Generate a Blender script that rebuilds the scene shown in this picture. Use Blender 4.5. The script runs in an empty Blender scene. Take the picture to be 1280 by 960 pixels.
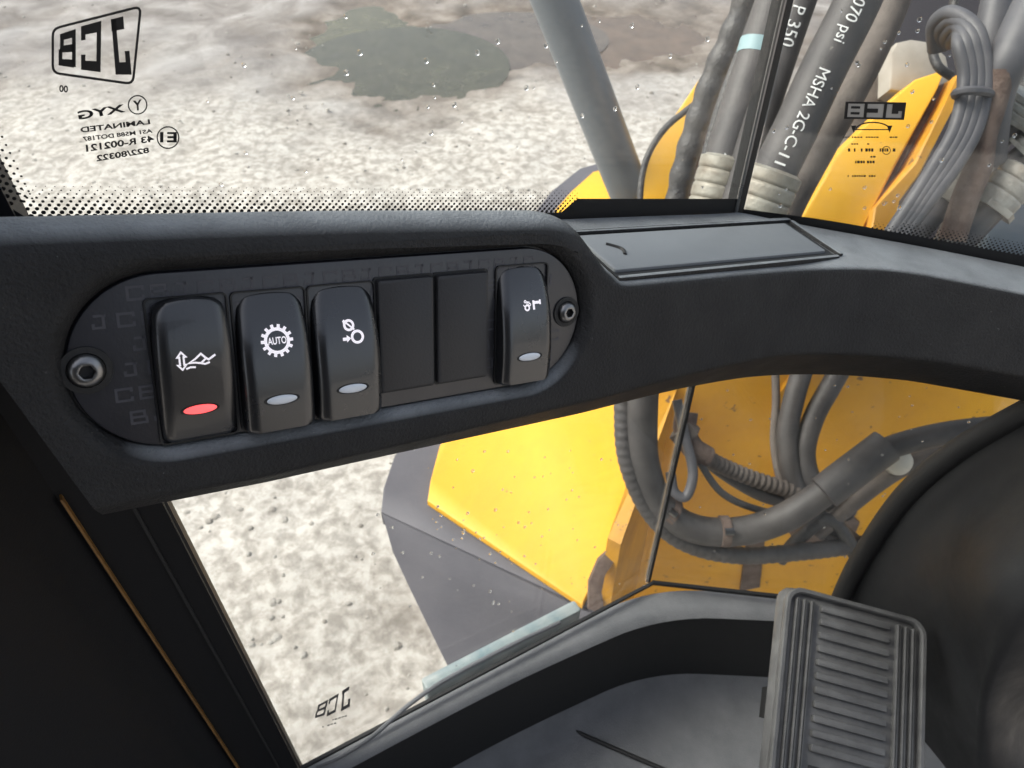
import bpy, bmesh, math, random
from mathutils import Vector, Matrix, noise

random.seed(7)
S = bpy.context.scene
COL = S.collection
H = 1.60                                   # camera height above the yard
C = Vector((0, 0, H))

# ------------------------------------------------------------------ camera, world, sun, exposure
FPX, PITCH = 967.0, math.radians(44)
cam = bpy.data.cameras.new('camera')
cam.sensor_width = 36.0
cam.lens = FPX / 1280 * 36
cam.clip_start = 0.01
cam.clip_end = 2000
cam.dof.use_dof = True
cam.dof.focus_distance = 0.31
cam.dof.aperture_fstop = 27
cam_o = bpy.data.objects.new('camera', cam)
COL.objects.link(cam_o)
cam_o.location = C
cam_o.rotation_euler = (math.pi / 2 - PITCH, 0, 0)
S.camera = cam_o

SUN_EL, SUN_AZ = math.radians(50), math.radians(-80)     # azimuth from +Y, towards +X
world = bpy.data.worlds.new('World')
S.world = world
world.use_nodes = True
wn = world.node_tree.nodes
sky = wn.new('ShaderNodeTexSky')
sky.sky_type = 'NISHITA'
sky.sun_disc = False
sky.sun_elevation = SUN_EL
sky.sun_rotation = SUN_AZ
sky.air_density = 1.0
sky.dust_density = 5.0
sky.ozone_density = 1.0
wn['Background'].inputs['Strength'].default_value = 0.13
hsv = wn.new('ShaderNodeHueSaturation')            # a thin bright cloud cover: the sky is paler than a clear one
hsv.inputs['Saturation'].default_value = 0.5
world.node_tree.links.new(sky.outputs[0], hsv.inputs['Color'])
world.node_tree.links.new(hsv.outputs[0], wn['Background'].inputs['Color'])

sun = bpy.data.lights.new('sun', 'SUN')
sun.energy = 1.2
sun.angle = math.radians(30)
sun.color = (1.0, 0.95, 0.88)
sun_o = bpy.data.objects.new('sun', sun)
COL.objects.link(sun_o)
sd = Vector((math.sin(SUN_AZ) * math.cos(SUN_EL), math.cos(SUN_AZ) * math.cos(SUN_EL), math.sin(SUN_EL)))
sun_o.rotation_euler = sd.to_track_quat('Z', 'Y').to_euler()
sun_o.location = (0, 0, 6)

S.view_settings.view_transform = 'Standard'
S.view_settings.look = 'None'
S.view_settings.exposure = 1.15
S.view_settings.gamma = 1.0
S.view_settings.use_curve_mapping = False


# ------------------------------------------------------------------ geometry of the cab
def ray(u, v):
    x, y = (u - 640) / FPX, (v - 480) / FPX
    c, s = math.cos(PITCH), math.sin(PITCH)
    return Vector((x, c - s * y, -s - c * y))


def at(u, v, d):
    """a point of the place, d metres ahead"""
    return C + ray(u, v) * d


def atz(u, v, z):
    r = ray(u, v)
    return C + r * ((z - H) / r.z)


D1 = Vector((0.84659, 0.46987, -0.25000)).normalized()       # along the dashboard
UP = Vector((0.02234, 0.43793, 0.89873))
UP = (UP - D1 * UP.dot(D1)).normalized()                      # up the dashboard face
NN = D1.cross(UP)                                             # out of the face, into the cab
ORG = at(400, 437, 0.27)
BK = Vector((-D1.y, D1.x, 0)).normalized()                    # level, from the face to the windscreen
NL = D1.cross(BK).normalized()                                # out of the ledge
A_DIR = Vector((D1.x, D1.y, 0)).normalized()
SEAM = Vector((0.13, 0.387, 0))                               # corner post of the glazing, plan
D_DIR = Vector((0.992, -0.126, 0)).normalized()
D_NRM = Vector((0.126, 0.992, 0)).normalized()                # outwards
Z = Vector((0, 0, 1))
BEND0, BEND1, TH = 0.240, 0.345, math.radians(35)
BR = (BEND1 - BEND0) / TH


def dash(s, t, n=0.0):
    """dashboard coordinates -> world; the beam bends round the corner of the cab"""
    if s <= BEND0:
        return ORG + D1 * s + UP * t + NN * n
    a = min((s - BEND0) / BR, TH)
    e = D1 * math.cos(a) + NN * math.sin(a)
    m = NN * math.cos(a) - D1 * math.sin(a)
    p = ORG + D1 * (BEND0 + BR * math.sin(a)) + NN * (BR * (1 - math.cos(a)))
    if s > BEND1:
        p = p + e * (s - BEND1)
    return p + UP * t + m * n


def on_a(u, v, off=0.0):
    r = ray(u, v)
    t = (BK.dot(SEAM) + off) / r.dot(BK)
    return C + r * t


def on_d(u, v, off=0.0):
    r = ray(u, v)
    t = (D_NRM.dot(SEAM) + off) / r.dot(D_NRM)
    return C + r * t


def pa(a, z, off=0.0):
    """on the windscreen plane: a along it from the corner post, z relative to the eye"""
    return SEAM + A_DIR * a + BK * off + Z * (z + H)


def pd(e, z, off=0.0):
    return SEAM + D_DIR * e + D_NRM * off + Z * (z + H)


# ------------------------------------------------------------------ object helpers
def thing(name, label, cat, loc=(0, 0, 0), group=None):
    o = bpy.data.objects.new(name, None)
    o.empty_display_size = 0.02
    COL.objects.link(o)
    o.location = loc
    o['label'] = label
    o['category'] = cat
    if group:
        o['group'] = group
    return o


def tag(o, label=None, cat=None, group=None, kind=None):
    if label: o['label'] = label
    if cat: o['category'] = cat
    if group: o['group'] = group
    if kind: o['kind'] = kind
    return o


def mesh_obj(name, verts, faces, mat, parent=None, smooth=True, angle=40, fix=True, origin=None):
    """verts in world space; the object's origin is its own middle, or its parent's base"""
    verts = [Vector(v) for v in verts]
    if parent is not None:
        base = wloc(parent)
        org = Vector((0, 0, 0)) + base
    else:
        org = sum(verts, Vector()) / len(verts)
        org.z = min(v.z for v in verts)
        if origin is not None: org = Vector(origin)
    me = bpy.data.meshes.new(name)
    me.from_pydata([tuple(v - org) for v in verts], [], [tuple(f) for f in faces])
    me.validate()
    if fix:
        bm = bmesh.new()
        bm.from_mesh(me)
        bmesh.ops.remove_doubles(bm, verts=bm.verts, dist=1e-6)
        bmesh.ops.recalc_face_normals(bm, faces=bm.faces)
        bm.to_mesh(me)
        bm.free()
    me.materials.append(mat)
    if smooth:
        me.shade_smooth()
        try:
            me.set_sharp_from_angle(angle=math.radians(angle))
        except Exception:
            pass
    o = bpy.data.objects.new(name, me)
    COL.objects.link(o)
    if parent is not None:
        o.parent = parent
        o.location = (0, 0, 0)
    else:
        o.location = org
    return o


def wloc(o):
    p = Vector(o.location)
    while o.parent is not None:
        o = o.parent
        p = p + Vector(o.location)
    return p


class MB:
    def __init__(self):
        self.v, self.f = [], []

    def add(self, vs, fs):
        k = len(self.v)
        self.v += [Vector(p) for p in vs]
        self.f += [tuple(i + k for i in f) for f in fs]
        return self

    def hexa(self, p):
        """eight corners: bottom ring then top ring"""
        return self.add(p, [(0, 3, 2, 1), (4, 5, 6, 7), (0, 1, 5, 4), (1, 2, 6, 5), (2, 3, 7, 6), (3, 0, 4, 7)])

    def box(self, o, ax, ay, az, x, y, z, bev=0.0):
        """box on a frame: ranges x, y, z; chamfered top and sides when bev > 0"""
        def P(a, b, c): return o + ax * a + ay * b + az * c
        if bev <= 0:
            return self.hexa([P(x[0], y[0], z[0]), P(x[1], y[0], z[0]), P(x[1], y[1], z[0]), P(x[0], y[1], z[0]),
                              P(x[0], y[0], z[1]), P(x[1], y[0], z[1]), P(x[1], y[1], z[1]), P(x[0], y[1], z[1])])
        rings = []
        for zz, ins in ((z[0], 0), (z[1] - bev, 0), (z[1] - bev * .3, bev * .3), (z[1], bev)):
            pts = rrect(x[0] + ins, x[1] - ins, y[0] + ins, y[1] - ins, bev * 1.2, 3)
            rings.append([P(a, b, zz) for a, b in pts])
        return self.loft(rings, closed=True, caps=True)

    def loft(self, rings, closed=True, caps=False):
        k = len(self.v)
        n = len(rings[0])
        for r in rings:
            self.v += [Vector(p) for p in r]
        m = n if closed else n - 1
        for i in range(len(rings) - 1):
            for j in range(m):
                a, b = k + i * n + j, k + i * n + (j + 1) % n
                self.f.append((a, b, b + n, a + n))
        if caps:
            self.f.append(tuple(k + j for j in range(n))[::-1])
            self.f.append(tuple(k + (len(rings) - 1) * n + j for j in range(n)))
        return self

    def tube(self, pts, r, seg=16, caps=True, wave=None):
        """swept circle; r a number or a list; wave = (pitch, depth) for ribbed hoses"""
        n = len(pts)
        rr = r if isinstance(r, (list, tuple)) else [r] * n
        t0 = (pts[1] - pts[0]).normalized()
        ref = t0.orthogonal().normalized()
        rings = []
        L = 0.0
        for i, p in enumerate(pts):
            t = (pts[min(i + 1, n - 1)] - pts[max(i - 1, 0)]).normalized()
            ref = (ref - t * ref.dot(t)).normalized()
            b = t.cross(ref)
            if i: L += (p - pts[i - 1]).length
            q = rr[i]
            if wave: q = q * (1 + wave[1] * math.sin(2 * math.pi * L / wave[0]))
            rings.append([p + (ref * math.cos(2 * math.pi * j / seg) + b * math.sin(2 * math.pi * j / seg)) * q for j in range(seg)])
        return self.loft(rings, closed=True, caps=caps)

    def build(self, name, mat, parent=None, **k):
        return mesh_obj(name, self.v, self.f, mat, parent, **k)


def rrect(x0, x1, y0, y1, r, n=4):
    out = []
    for cx, cy, a0 in ((x1 - r, y0 + r, -90), (x1 - r, y1 - r, 0), (x0 + r, y1 - r, 90), (x0 + r, y0 + r, 180)):
        for i in range(n + 1):
            a = math.radians(a0 + 90 * i / n)
            out.append((cx + r * math.cos(a), cy + r * math.sin(a)))
    return out


def spline(pts, n=8):
    """Catmull-Rom through the points; extra numbers of a tuple are carried along"""
    P = [tuple(p) for p in pts]
    P = [tuple(2 * a - b for a, b in zip(P[0], P[1]))] + P + [tuple(2 * a - b for a, b in zip(P[-1], P[-2]))]
    out = []
    for i in range(1, len(P) - 2):
        for k in range(n):
            t = k / n
            out.append(tuple(.5 * (2 * b + (c - a) * t + (2 * a - 5 * b + 4 * c - d) * t * t + (3 * b - a - 3 * c + d) * t ** 3)
                             for a, b, c, d in zip(P[i - 1], P[i], P[i + 1], P[i + 2])))
    out.append(P[-2])
    return out


def path(ctrl, n=10):
    """(u, v, depth) control points -> smooth world path"""
    w = [tuple(at(*c)) for c in ctrl]
    return [Vector(p) for p in spline(w, n)]


def path_dense(ctrl, step):
    p = path(ctrl, 40)
    out, acc = [p[0]], 0.0
    for a, b in zip(p, p[1:]):
        L = (b - a).length
        d = step - acc
        while d < L:
            out.append(a.lerp(b, d / L))
            d += step
        acc = (acc + L) % step
    return out


# ------------------------------------------------------------------ materials
def mat(name, col, rough=.5, metal=0.0, var=0.0, var_scale=20, col2=None, bump=0.0, bump_scale=400, spec=.5, coat=0.0,
        speck=None, speck_scale=300, speck_cut=.7, emit=None, rough_var=0.0, detail=6, skylit=None, skylit_from=.5, skylit_to=.92):
    m = bpy.data.materials.new(name)
    m.use_nodes = True
    nt = m.node_tree
    b = nt.nodes['Principled BSDF']
    b.inputs['Base Color'].default_value = (*col, 1)
    b.inputs['Roughness'].default_value = rough
    b.inputs['Metallic'].default_value = metal
    b.inputs['Specular IOR Level'].default_value = spec
    b.inputs['Coat Weight'].default_value = coat
    tc = nt.nodes.new('ShaderNodeTexCoord')
    src = None

    def nz(scale, det=6, rgh=.6):
        n = nt.nodes.new('ShaderNodeTexNoise')
        n.inputs['Scale'].default_value = scale
        n.inputs['Detail'].default_value = det
        n.inputs['Roughness'].default_value = rgh
        nt.links.new(tc.outputs['Object'], n.inputs['Vector'])
        return n

    if col2 is not None:
        n = nz(var_scale, detail)
        r = nt.nodes.new('ShaderNodeValToRGB')
        r.color_ramp.elements[0].position = .5 - var
        r.color_ramp.elements[1].position = .5 + var
        r.color_ramp.elements[0].color = (*col, 1)
        r.color_ramp.elements[1].color = (*col2, 1)
        nt.links.new(n.outputs['Fac'], r.inputs['Fac'])
        src = r.outputs['Color']
    if speck is not None:
        n = nz(speck_scale, 3, .75)
        r = nt.nodes.new('ShaderNodeValToRGB')
        r.color_ramp.elements[0].position = speck_cut
        r.color_ramp.elements[1].position = speck_cut + .06
        r.color_ramp.elements[0].color = (0, 0, 0, 1)
        r.color_ramp.elements[1].color = (1, 1, 1, 1)
        nt.links.new(n.outputs['Fac'], r.inputs['Fac'])
        x = nt.nodes.new('ShaderNodeMix')
        x.data_type = 'RGBA'
        nt.links.new(r.outputs['Color'], x.inputs['Factor'])
        if src is not None: nt.links.new(src, x.inputs['A'])
        else: x.inputs['A'].default_value = (*col, 1)
        x.inputs['B'].default_value = (*speck, 1)
        src = x.outputs['Result']
    if skylit is not None:                                   # sky brightness put into the colour of surfaces that face up
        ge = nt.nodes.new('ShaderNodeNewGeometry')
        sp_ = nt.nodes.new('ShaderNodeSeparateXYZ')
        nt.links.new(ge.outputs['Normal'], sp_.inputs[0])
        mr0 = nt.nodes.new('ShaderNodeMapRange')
        mr0.inputs['From Min'].default_value = skylit_from
        mr0.inputs['From Max'].default_value = skylit_to
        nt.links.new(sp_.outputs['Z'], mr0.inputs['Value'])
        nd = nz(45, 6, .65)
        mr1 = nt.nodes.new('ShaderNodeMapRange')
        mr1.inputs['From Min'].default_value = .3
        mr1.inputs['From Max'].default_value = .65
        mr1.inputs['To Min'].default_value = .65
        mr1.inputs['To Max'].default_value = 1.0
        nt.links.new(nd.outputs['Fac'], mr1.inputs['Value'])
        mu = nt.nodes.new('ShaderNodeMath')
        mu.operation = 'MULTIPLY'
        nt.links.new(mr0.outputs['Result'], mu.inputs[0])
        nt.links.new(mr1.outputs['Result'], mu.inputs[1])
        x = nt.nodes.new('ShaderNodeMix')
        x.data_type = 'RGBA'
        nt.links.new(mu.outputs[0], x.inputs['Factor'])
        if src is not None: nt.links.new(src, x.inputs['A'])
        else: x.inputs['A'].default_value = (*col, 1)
        x.inputs['B'].default_value = (*skylit, 1)
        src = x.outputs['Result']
    if src is not None:
        nt.links.new(src, b.inputs['Base Color'])
    if rough_var:
        n = nz(35, 5)
        mr = nt.nodes.new('ShaderNodeMapRange')
        mr.inputs['From Min'].default_value = .3
        mr.inputs['From Max'].default_value = .7
        mr.inputs['To Min'].default_value = max(0, rough - rough_var)
        mr.inputs['To Max'].default_value = min(1, rough + rough_var)
        nt.links.new(n.outputs['Fac'], mr.inputs['Value'])
        nt.links.new(mr.outputs['Result'], b.inputs['Roughness'])
    if bump:
        n = nz(bump_scale, 4)
        bp = nt.nodes.new('ShaderNodeBump')
        bp.inputs['Strength'].default_value = bump
        bp.inputs['Distance'].default_value = .6 / bump_scale
        nt.links.new(n.outputs['Fac'], bp.inputs['Height'])
        nt.links.new(bp.outputs['Normal'], b.inputs['Normal'])
    if emit:
        b.inputs['Emission Color'].default_value = (*emit[0], 1)
        b.inputs['Emission Strength'].default_value = emit[1]
    return m


def glass_mat(name, tint, base=.035):
    m = bpy.data.materials.new(name)
    m.use_nodes = True
    nt = m.node_tree
    nt.nodes.remove(nt.nodes['Principled BSDF'])
    out = nt.nodes['Material Output']
    tr = nt.nodes.new('ShaderNodeBsdfTransparent')
    tr.inputs['Color'].default_value = (*tint, 1)
    gl = nt.nodes.new('ShaderNodeBsdfGlossy')
    gl.inputs['Roughness'].default_value = .02
    lw = nt.nodes.new('ShaderNodeLayerWeight')
    lw.inputs['Blend'].default_value = .5
    pw = nt.nodes.new('ShaderNodeMath')
    pw.operation = 'POWER'
    pw.inputs[1].default_value = 4.0
    ma = nt.nodes.new('ShaderNodeMath')
    ma.operation = 'MULTIPLY_ADD'
    ma.inputs[1].default_value = .6
    ma.inputs[2].default_value = base
    mx = nt.nodes.new('ShaderNodeMixShader')
    nt.links.new(lw.outputs['Facing'], pw.inputs[0])
    nt.links.new(pw.outputs[0], ma.inputs[0])
    nt.links.new(ma.outputs[0], mx.inputs['Fac'])
    nt.links.new(tr.outputs[0], mx.inputs[1])
    nt.links.new(gl.outputs[0], mx.inputs[2])
    tc = nt.nodes.new('ShaderNodeTexCoord')
    nf = nt.nodes.new('ShaderNodeTexNoise')
    nf.inputs['Scale'].default_value = 16
    nf.inputs['Detail'].default_value = 9
    nf.inputs['Roughness'].default_value = .7
    nf.inputs['Distortion'].default_value = .8
    nt.links.new(tc.outputs['Object'], nf.inputs['Vector'])
    mr = nt.nodes.new('ShaderNodeMapRange')
    mr.inputs['From Min'].default_value = .45
    mr.inputs['From Max'].default_value = .75
    mr.inputs['To Min'].default_value = .010
    mr.inputs['To Max'].default_value = .07
    nt.links.new(nf.outputs['Fac'], mr.inputs['Value'])
    df = nt.nodes.new('ShaderNodeBsdfDiffuse')
    df.inputs['Color'].default_value = (.6, .58, .54, 1)
    m2 = nt.nodes.new('ShaderNodeMixShader')                 # dried smears and dusty film
    nt.links.new(mr.outputs['Result'], m2.inputs['Fac'])
    nt.links.new(mx.outputs[0], m2.inputs[1])
    nt.links.new(df.outputs[0], m2.inputs[2])
    nt.links.new(m2.outputs[0], out.inputs['Surface'])
    return m


def water_mat():
    m = bpy.data.materials.new('droplet')
    m.use_nodes = True
    b = m.node_tree.nodes['Principled BSDF']
    b.inputs['Transmission Weight'].default_value = 1
    b.inputs['Roughness'].default_value = 0
    b.inputs['IOR'].default_value = 1.33
    return m


M = {
    'dash': mat('grained black plastic', (.0095, .0095, .010), .5, skylit=(.23, .245, .255), skylit_from=.70, skylit_to=.93, bump=1.0, bump_scale=750, col2=(.020, .020, .0205), var=.25,
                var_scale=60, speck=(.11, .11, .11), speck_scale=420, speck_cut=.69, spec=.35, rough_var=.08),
    'lid': mat('grey black plastic lid', (.16, .172, .182), .42, bump=.3, bump_scale=1200, spec=.5, rough_var=.06),
    'plate': mat('satin black panel', (.017, .017, .022), .34, spec=.8, bump=.06, bump_scale=700, speck=(.07, .07, .08), speck_scale=500, speck_cut=.76, rough_var=.05),
    'print_plate': mat('faint grey lettering', (.058, .058, .068), .45),
    'rocker': mat('smooth black rocker', (.008, .0085, .010), .30, spec=1.0, coat=.25, bump=.05, bump_scale=900, rough_var=.05,
                  speck=(.09, .09, .09), speck_scale=600, speck_cut=.78),
    'blank': mat('matt black blank', (.024, .024, .026), .5, bump=.2, bump_scale=900, speck=(.09, .09, .09), speck_scale=500, speck_cut=.77),
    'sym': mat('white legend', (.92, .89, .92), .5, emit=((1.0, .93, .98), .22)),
    'lens': mat('milky lens', (.74, .78, .82), .25, spec=.6),
    'red': mat('lit red lens', (.70, .06, .07), .3, emit=((1.0, .10, .10), .75)),
    'steel': mat('dull screw steel', (.24, .24, .24), .32, 1.0, bump=.1, bump_scale=500, rough_var=.08),
    'black': mat('black rubber', (.012, .012, .012), .6, bump=.2, bump_scale=500),
    'ink': mat('black glass print', (.006, .006, .007), .45),
    'paleprint': mat('pale glass print', (.42, .40, .37), .5),
    'teal': mat('pale teal tape', (.24, .36, .38), .5),
    'faded': mat('faded grey print', (.09, .088, .085), .5),
    'amber': mat('amber machine paint', (.84, .43, .012), .5, col2=(.72, .33, .010), var=.25, var_scale=5, speck=(.24, .13, .04), speck_scale=45, speck_cut=.66, bump=.06, bump_scale=60),
    'rubber': mat('grey black rubber mat', (.12, .124, .130), .55, bump=.6, bump_scale=700, col2=(.175, .178, .184), var=.2, var_scale=30,
                  speck=(.26, .26, .25), speck_scale=260, speck_cut=.70, rough_var=.1),
    'cover': mat('moulded black cover', (.014, .014, .015), .55, spec=.25, bump=.12, bump_scale=600, col2=(.022, .023, .024), var=.25, var_scale=18,
                 speck=(.10, .10, .10), speck_scale=320, speck_cut=.76, rough_var=.1),
    'pedal': mat('worn pedal rubber', (.075, .075, .074), .5, bump=.25, bump_scale=700, col2=(.13, .13, .128), var=.2, var_scale=60, rough_var=.1),
    'trim': mat('black pillar trim', (.007, .007, .008), .6, bump=.2, bump_scale=900, spec=.25),
    'gold': mat('dull yellow strip', (.30, .15, .035), .5, col2=(.16, .08, .02), var=.2, var_scale=60),
    'yellow': mat('yellow machine paint', (.80, .435, .020), .5, col2=(.74, .37, .016), var=.3, var_scale=6, coat=.0,
                  speck=(.34, .22, .06), speck_scale=70, speck_cut=.68, bump=.05, bump_scale=60),
    'orange': mat('weathered yellow paint', (.74, .36, .02), .5, col2=(.50, .24, .03), var=.2, var_scale=14, speck=(.20, .11, .05),
                  speck_scale=60, speck_cut=.64, bump=.1, bump_scale=80),
    'rust': mat('rusty dirty steel', (.075, .045, .035), .8, col2=(.17, .125, .10), var=.2, var_scale=40, bump=.5, bump_scale=150),
    'guard': mat('grey plastic mudguard', (.066, .063, .076), .6, col2=(.112, .106, .118), var=.3, var_scale=9, bump=.15, bump_scale=200,
                 speck=(.30, .29, .27), speck_scale=90, speck_cut=.72),
    'post': mat('grey painted tube', (.11, .135, .16), .36, col2=(.14, .165, .19), var=.3, var_scale=12, spec=.5),
    'hose': mat('dusty black hose', (.040, .037, .037), .55, col2=(.090, .082, .078), var=.25, var_scale=30, bump=.25, bump_scale=500,
                speck=(.25, .23, .2), speck_scale=120, speck_cut=.72),
    'hose_brown': mat('muddy hose', (.085, .070, .062), .75, col2=(.16, .135, .115), var=.2, var_scale=30, bump=.35, bump_scale=300),
    'hose_dark': mat('oily black hose', (.03, .03, .033), .45, col2=(.07, .065, .06), var=.2, var_scale=60, bump=.5, bump_scale=180),
    'cable': mat('grey cable', (.060, .060, .068), .5, col2=(.115, .112, .118), var=.25, var_scale=40),
    'ferrule': mat('zinc ferrule', (.36, .35, .30), .5, .25, col2=(.20, .17, .13), var=.2, var_scale=60, bump=.2, bump_scale=200),
    'fitting': mat('pale zinc fitting', (.40, .40, .37), .5, .15, col2=(.20, .17, .135), var=.18, var_scale=35, bump=.3, bump_scale=150),
    'pale': mat('pale dirty metal', (.42, .385, .33), .7, col2=(.27, .24, .20), var=.2, var_scale=20),
    'hoseprint': mat('white hose print', (.72, .72, .70), .6),
    'boltcap': mat('pale bolt cap', (.60, .56, .47), .4),
    'dark': mat('dark machine frame', (.018, .015, .020), .6),
    'sill': mat('pale outer sill', (.30, .335, .33), .45, col2=(.16, .225, .245), var=.13, var_scale=38),
    'glass': glass_mat('window glass', (.965, .985, .975)),
    'drop': water_mat(),
    'roof': mat('unseen cab lining', (.05, .05, .05), .8),
    'pebble': mat('yard stones', (.22, .195, .165), .8, col2=(.46, .44, .40), var=.2, var_scale=9),
}


def ground_mat():
    m = bpy.data.materials.new('wet crushed stone yard')
    m.use_nodes = True
    nt = m.node_tree
    b = nt.nodes['Principled BSDF']
    tc = nt.nodes.new('ShaderNodeTexCoord')

    def nz(scale, det, rgh=.6, dist=0):
        n = nt.nodes.new('ShaderNodeTexNoise')
        n.inputs['Scale'].default_value = scale
        n.inputs['Detail'].default_value = det
        n.inputs['Roughness'].default_value = rgh
        n.inputs['Distortion'].default_value = dist
        nt.links.new(tc.outputs['Object'], n.inputs['Vector'])
        return n

    def ramp(src, stops):
        r = nt.nodes.new('ShaderNodeValToRGB')
        e = r.color_ramp.elements
        while len(e) < len(stops): e.new(.5)
        for k, (p, c) in enumerate(stops):
            e[k].position = p
            e[k].color = (*c, 1)
        nt.links.new(src.outputs['Fac'], r.inputs['Fac'])
        return r

    def mix(fac, a, c2, mode='MIX'):
        x = nt.nodes.new('ShaderNodeMix')
        x.data_type = 'RGBA'
        x.blend_type = mode
        if isinstance(fac, float): x.inputs['Factor'].default_value = fac
        else: nt.links.new(fac, x.inputs['Factor'])
        nt.links.new(a, x.inputs['A'])
        nt.links.new(c2, x.inputs['B'])
        return x.outputs['Result']
    big = ramp(nz(.8, 6, .6, .8), [(.36, (.33, .295, .25)), (.5, (.42, .385, .335)), (.64, (.50, .47, .415))])
    mid = ramp(nz(5.5, 8, .68, .3), [(.34, (.25, .222, .19)), (.48, (.40, .37, .325)), (.62, (.52, .495, .45))])
    fine = ramp(nz(60, 5, .65), [(.36, (.20, .17, .14)), (.5, (.42, .385, .335)), (.62, (.62, .59, .54))])
    c = mix(.55, big.outputs['Color'], mid.outputs['Color'])
    c = mix(.33, c, fine.outputs['Color'])
    mott = ramp(nz(24, 6, .65, .3), [(.40, (.12, .104, .088)), (.50, (.40, .37, .33)), (.58, (.64, .615, .57))])
    c = mix(.42, c, mott.outputs['Color'])
    # darker trodden mud farther out in the yard, with a ragged border
    sx = nt.nodes.new('ShaderNodeSeparateXYZ')
    nt.links.new(tc.outputs['Object'], sx.inputs[0])
    ad = nt.nodes.new('ShaderNodeMath')
    ad.operation = 'MULTIPLY_ADD'
    ad.inputs[1].default_value = 2.6
    nt.links.new(nz(1.6, 6, .65, .5).outputs['Fac'], ad.inputs[0])
    nt.links.new(sx.outputs['Y'], ad.inputs[2])
    mr = nt.nodes.new('ShaderNodeMapRange')
    mr.inputs['From Min'].default_value = 4.4
    mr.inputs['From Max'].default_value = 5.6
    nt.links.new(ad.outputs[0], mr.inputs['Value'])
    mud = ramp(nz(3.2, 7, .65, .6), [(.34, (.13, .112, .10)), (.5, (.23, .208, .192)), (.66, (.36, .338, .318))])
    c = mix(mr.outputs['Result'], c, mud.outputs['Color'])
    wz = nt.nodes.new('ShaderNodeMapRange')                 # soaked rims of the hollows that hold water
    wz.inputs['From Min'].default_value = -.026
    wz.inputs['From Max'].default_value = -.002
    nt.links.new(sx.outputs['Z'], wz.inputs['Value'])
    soak = ramp(nz(6, 6, .65), [(.35, (.07, .055, .04)), (.5, (.15, .12, .095)), (.65, (.27, .235, .20))])
    c = mix(wz.outputs['Result'], soak.outputs['Color'], c)
    nt.links.new(c, b.inputs['Base Color'])
    wet = ramp(nz(1.3, 4, .55, .4), [(.38, (.45,) * 3), (.55, (.8,) * 3)])
    nt.links.new(wet.outputs['Color'], b.inputs['Roughness'])
    bp = nt.nodes.new('ShaderNodeBump')
    bp.inputs['Strength'].default_value = .5
    bp.inputs['Distance'].default_value = .008
    nt.links.new(nz(30, 8, .7).outputs['Fac'], bp.inputs['Height'])
    nt.links.new(bp.outputs['Normal'], b.inputs['Normal'])
    return m


M['ground'] = ground_mat()


def puddle_mat(name, col):
    return mat(name, col, .10, spec=.35, col2=tuple(c * 1.7 for c in col), var=.2, var_scale=7)  # muddy water, with the dark reflection of its surroundings put into the colour


# ------------------------------------------------------------------ flat drawing helpers (prints, legends)
def text2d(s, size=1.0, bold=0.0):
    """outline of a text as (verts, faces), left-bottom at 0, height of capitals about size"""
    cu = bpy.data.curves.new('t', 'FONT')
    cu.body = s
    cu.size = size / .69
    cu.resolution_u = 3
    cu.offset = bold * size
    o = bpy.data.objects.new('t', cu)
    COL.objects.link(o)
    bpy.context.view_layer.update()
    dg = bpy.context.evaluated_depsgraph_get()
    me = bpy.data.meshes.new_from_object(o.evaluated_get(dg))
    vs = [(v.co.x, v.co.y) for v in me.vertices]
    fs = [tuple(p.vertices) for p in me.polygons]
    bpy.data.objects.remove(o)
    bpy.data.curves.remove(cu)
    bpy.data.meshes.remove(me)
    x0 = min(v[0] for v in vs)
    return [(x - x0, y) for x, y in vs], fs


def stroke(pts, w, closed=False):
    """polyline of width w -> (verts, faces)"""
    P = [Vector((p[0], p[1])) for p in pts]
    n = len(P)
    vs, fs = [], []
    for i in range(n):
        if closed:
            a, b = P[i - 1], P[(i + 1) % n]
        else:
            a, b = P[max(i - 1, 0)], P[min(i + 1, n - 1)]
        d1 = (P[i] - a) if (P[i] - a).length > 1e-9 else (b - P[i])
        d2 = (b - P[i]) if (b - P[i]).length > 1e-9 else (P[i] - a)
        d1, d2 = d1.normalized(), d2.normalized()
        n1, n2 = Vector((-d1.y, d1.x)), Vector((-d2.y, d2.x))
        m = n1 + n2
        m = m.normalized() if m.length > 1e-6 else n1
        k = w / 2 / max(.45, m.dot(n1))
        vs += [tuple(P[i] + m * k), tuple(P[i] - m * k)]
    for i in range(n if closed else n - 1):
        j = (i + 1) % n
        fs.append((2 * i, 2 * i + 1, 2 * j + 1, 2 * j))
    return vs, fs


def circle(cx, cy, r, w, n=28, a0=0, a1=360):
    full = abs(a1 - a0) >= 360
    pts = [(cx + r * math.cos(math.radians(a0 + (a1 - a0) * i / n)), cy + r * math.sin(math.radians(a0 + (a1 - a0) * i / n)))
           for i in range(n if full else n + 1)]
    return stroke(pts, w, closed=full)


def disc(cx, cy, rx, ry=None, n=24):
    ry = ry or rx
    return ([(cx + rx * math.cos(2 * math.pi * i / n), cy + ry * math.sin(2 * math.pi * i / n)) for i in range(n)], [tuple(range(n))])


def quadmap(q):
    """unit square -> picture quad (bl, br, tr, tl), bilinear"""
    def f(x, y):
        a = [(1 - x) * (1 - y), x * (1 - y), x * y, (1 - x) * y]
        return (sum(a[k] * q[k][0] for k in range(4)), sum(a[k] * q[k][1] for k in range(4)))
    return f


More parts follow.
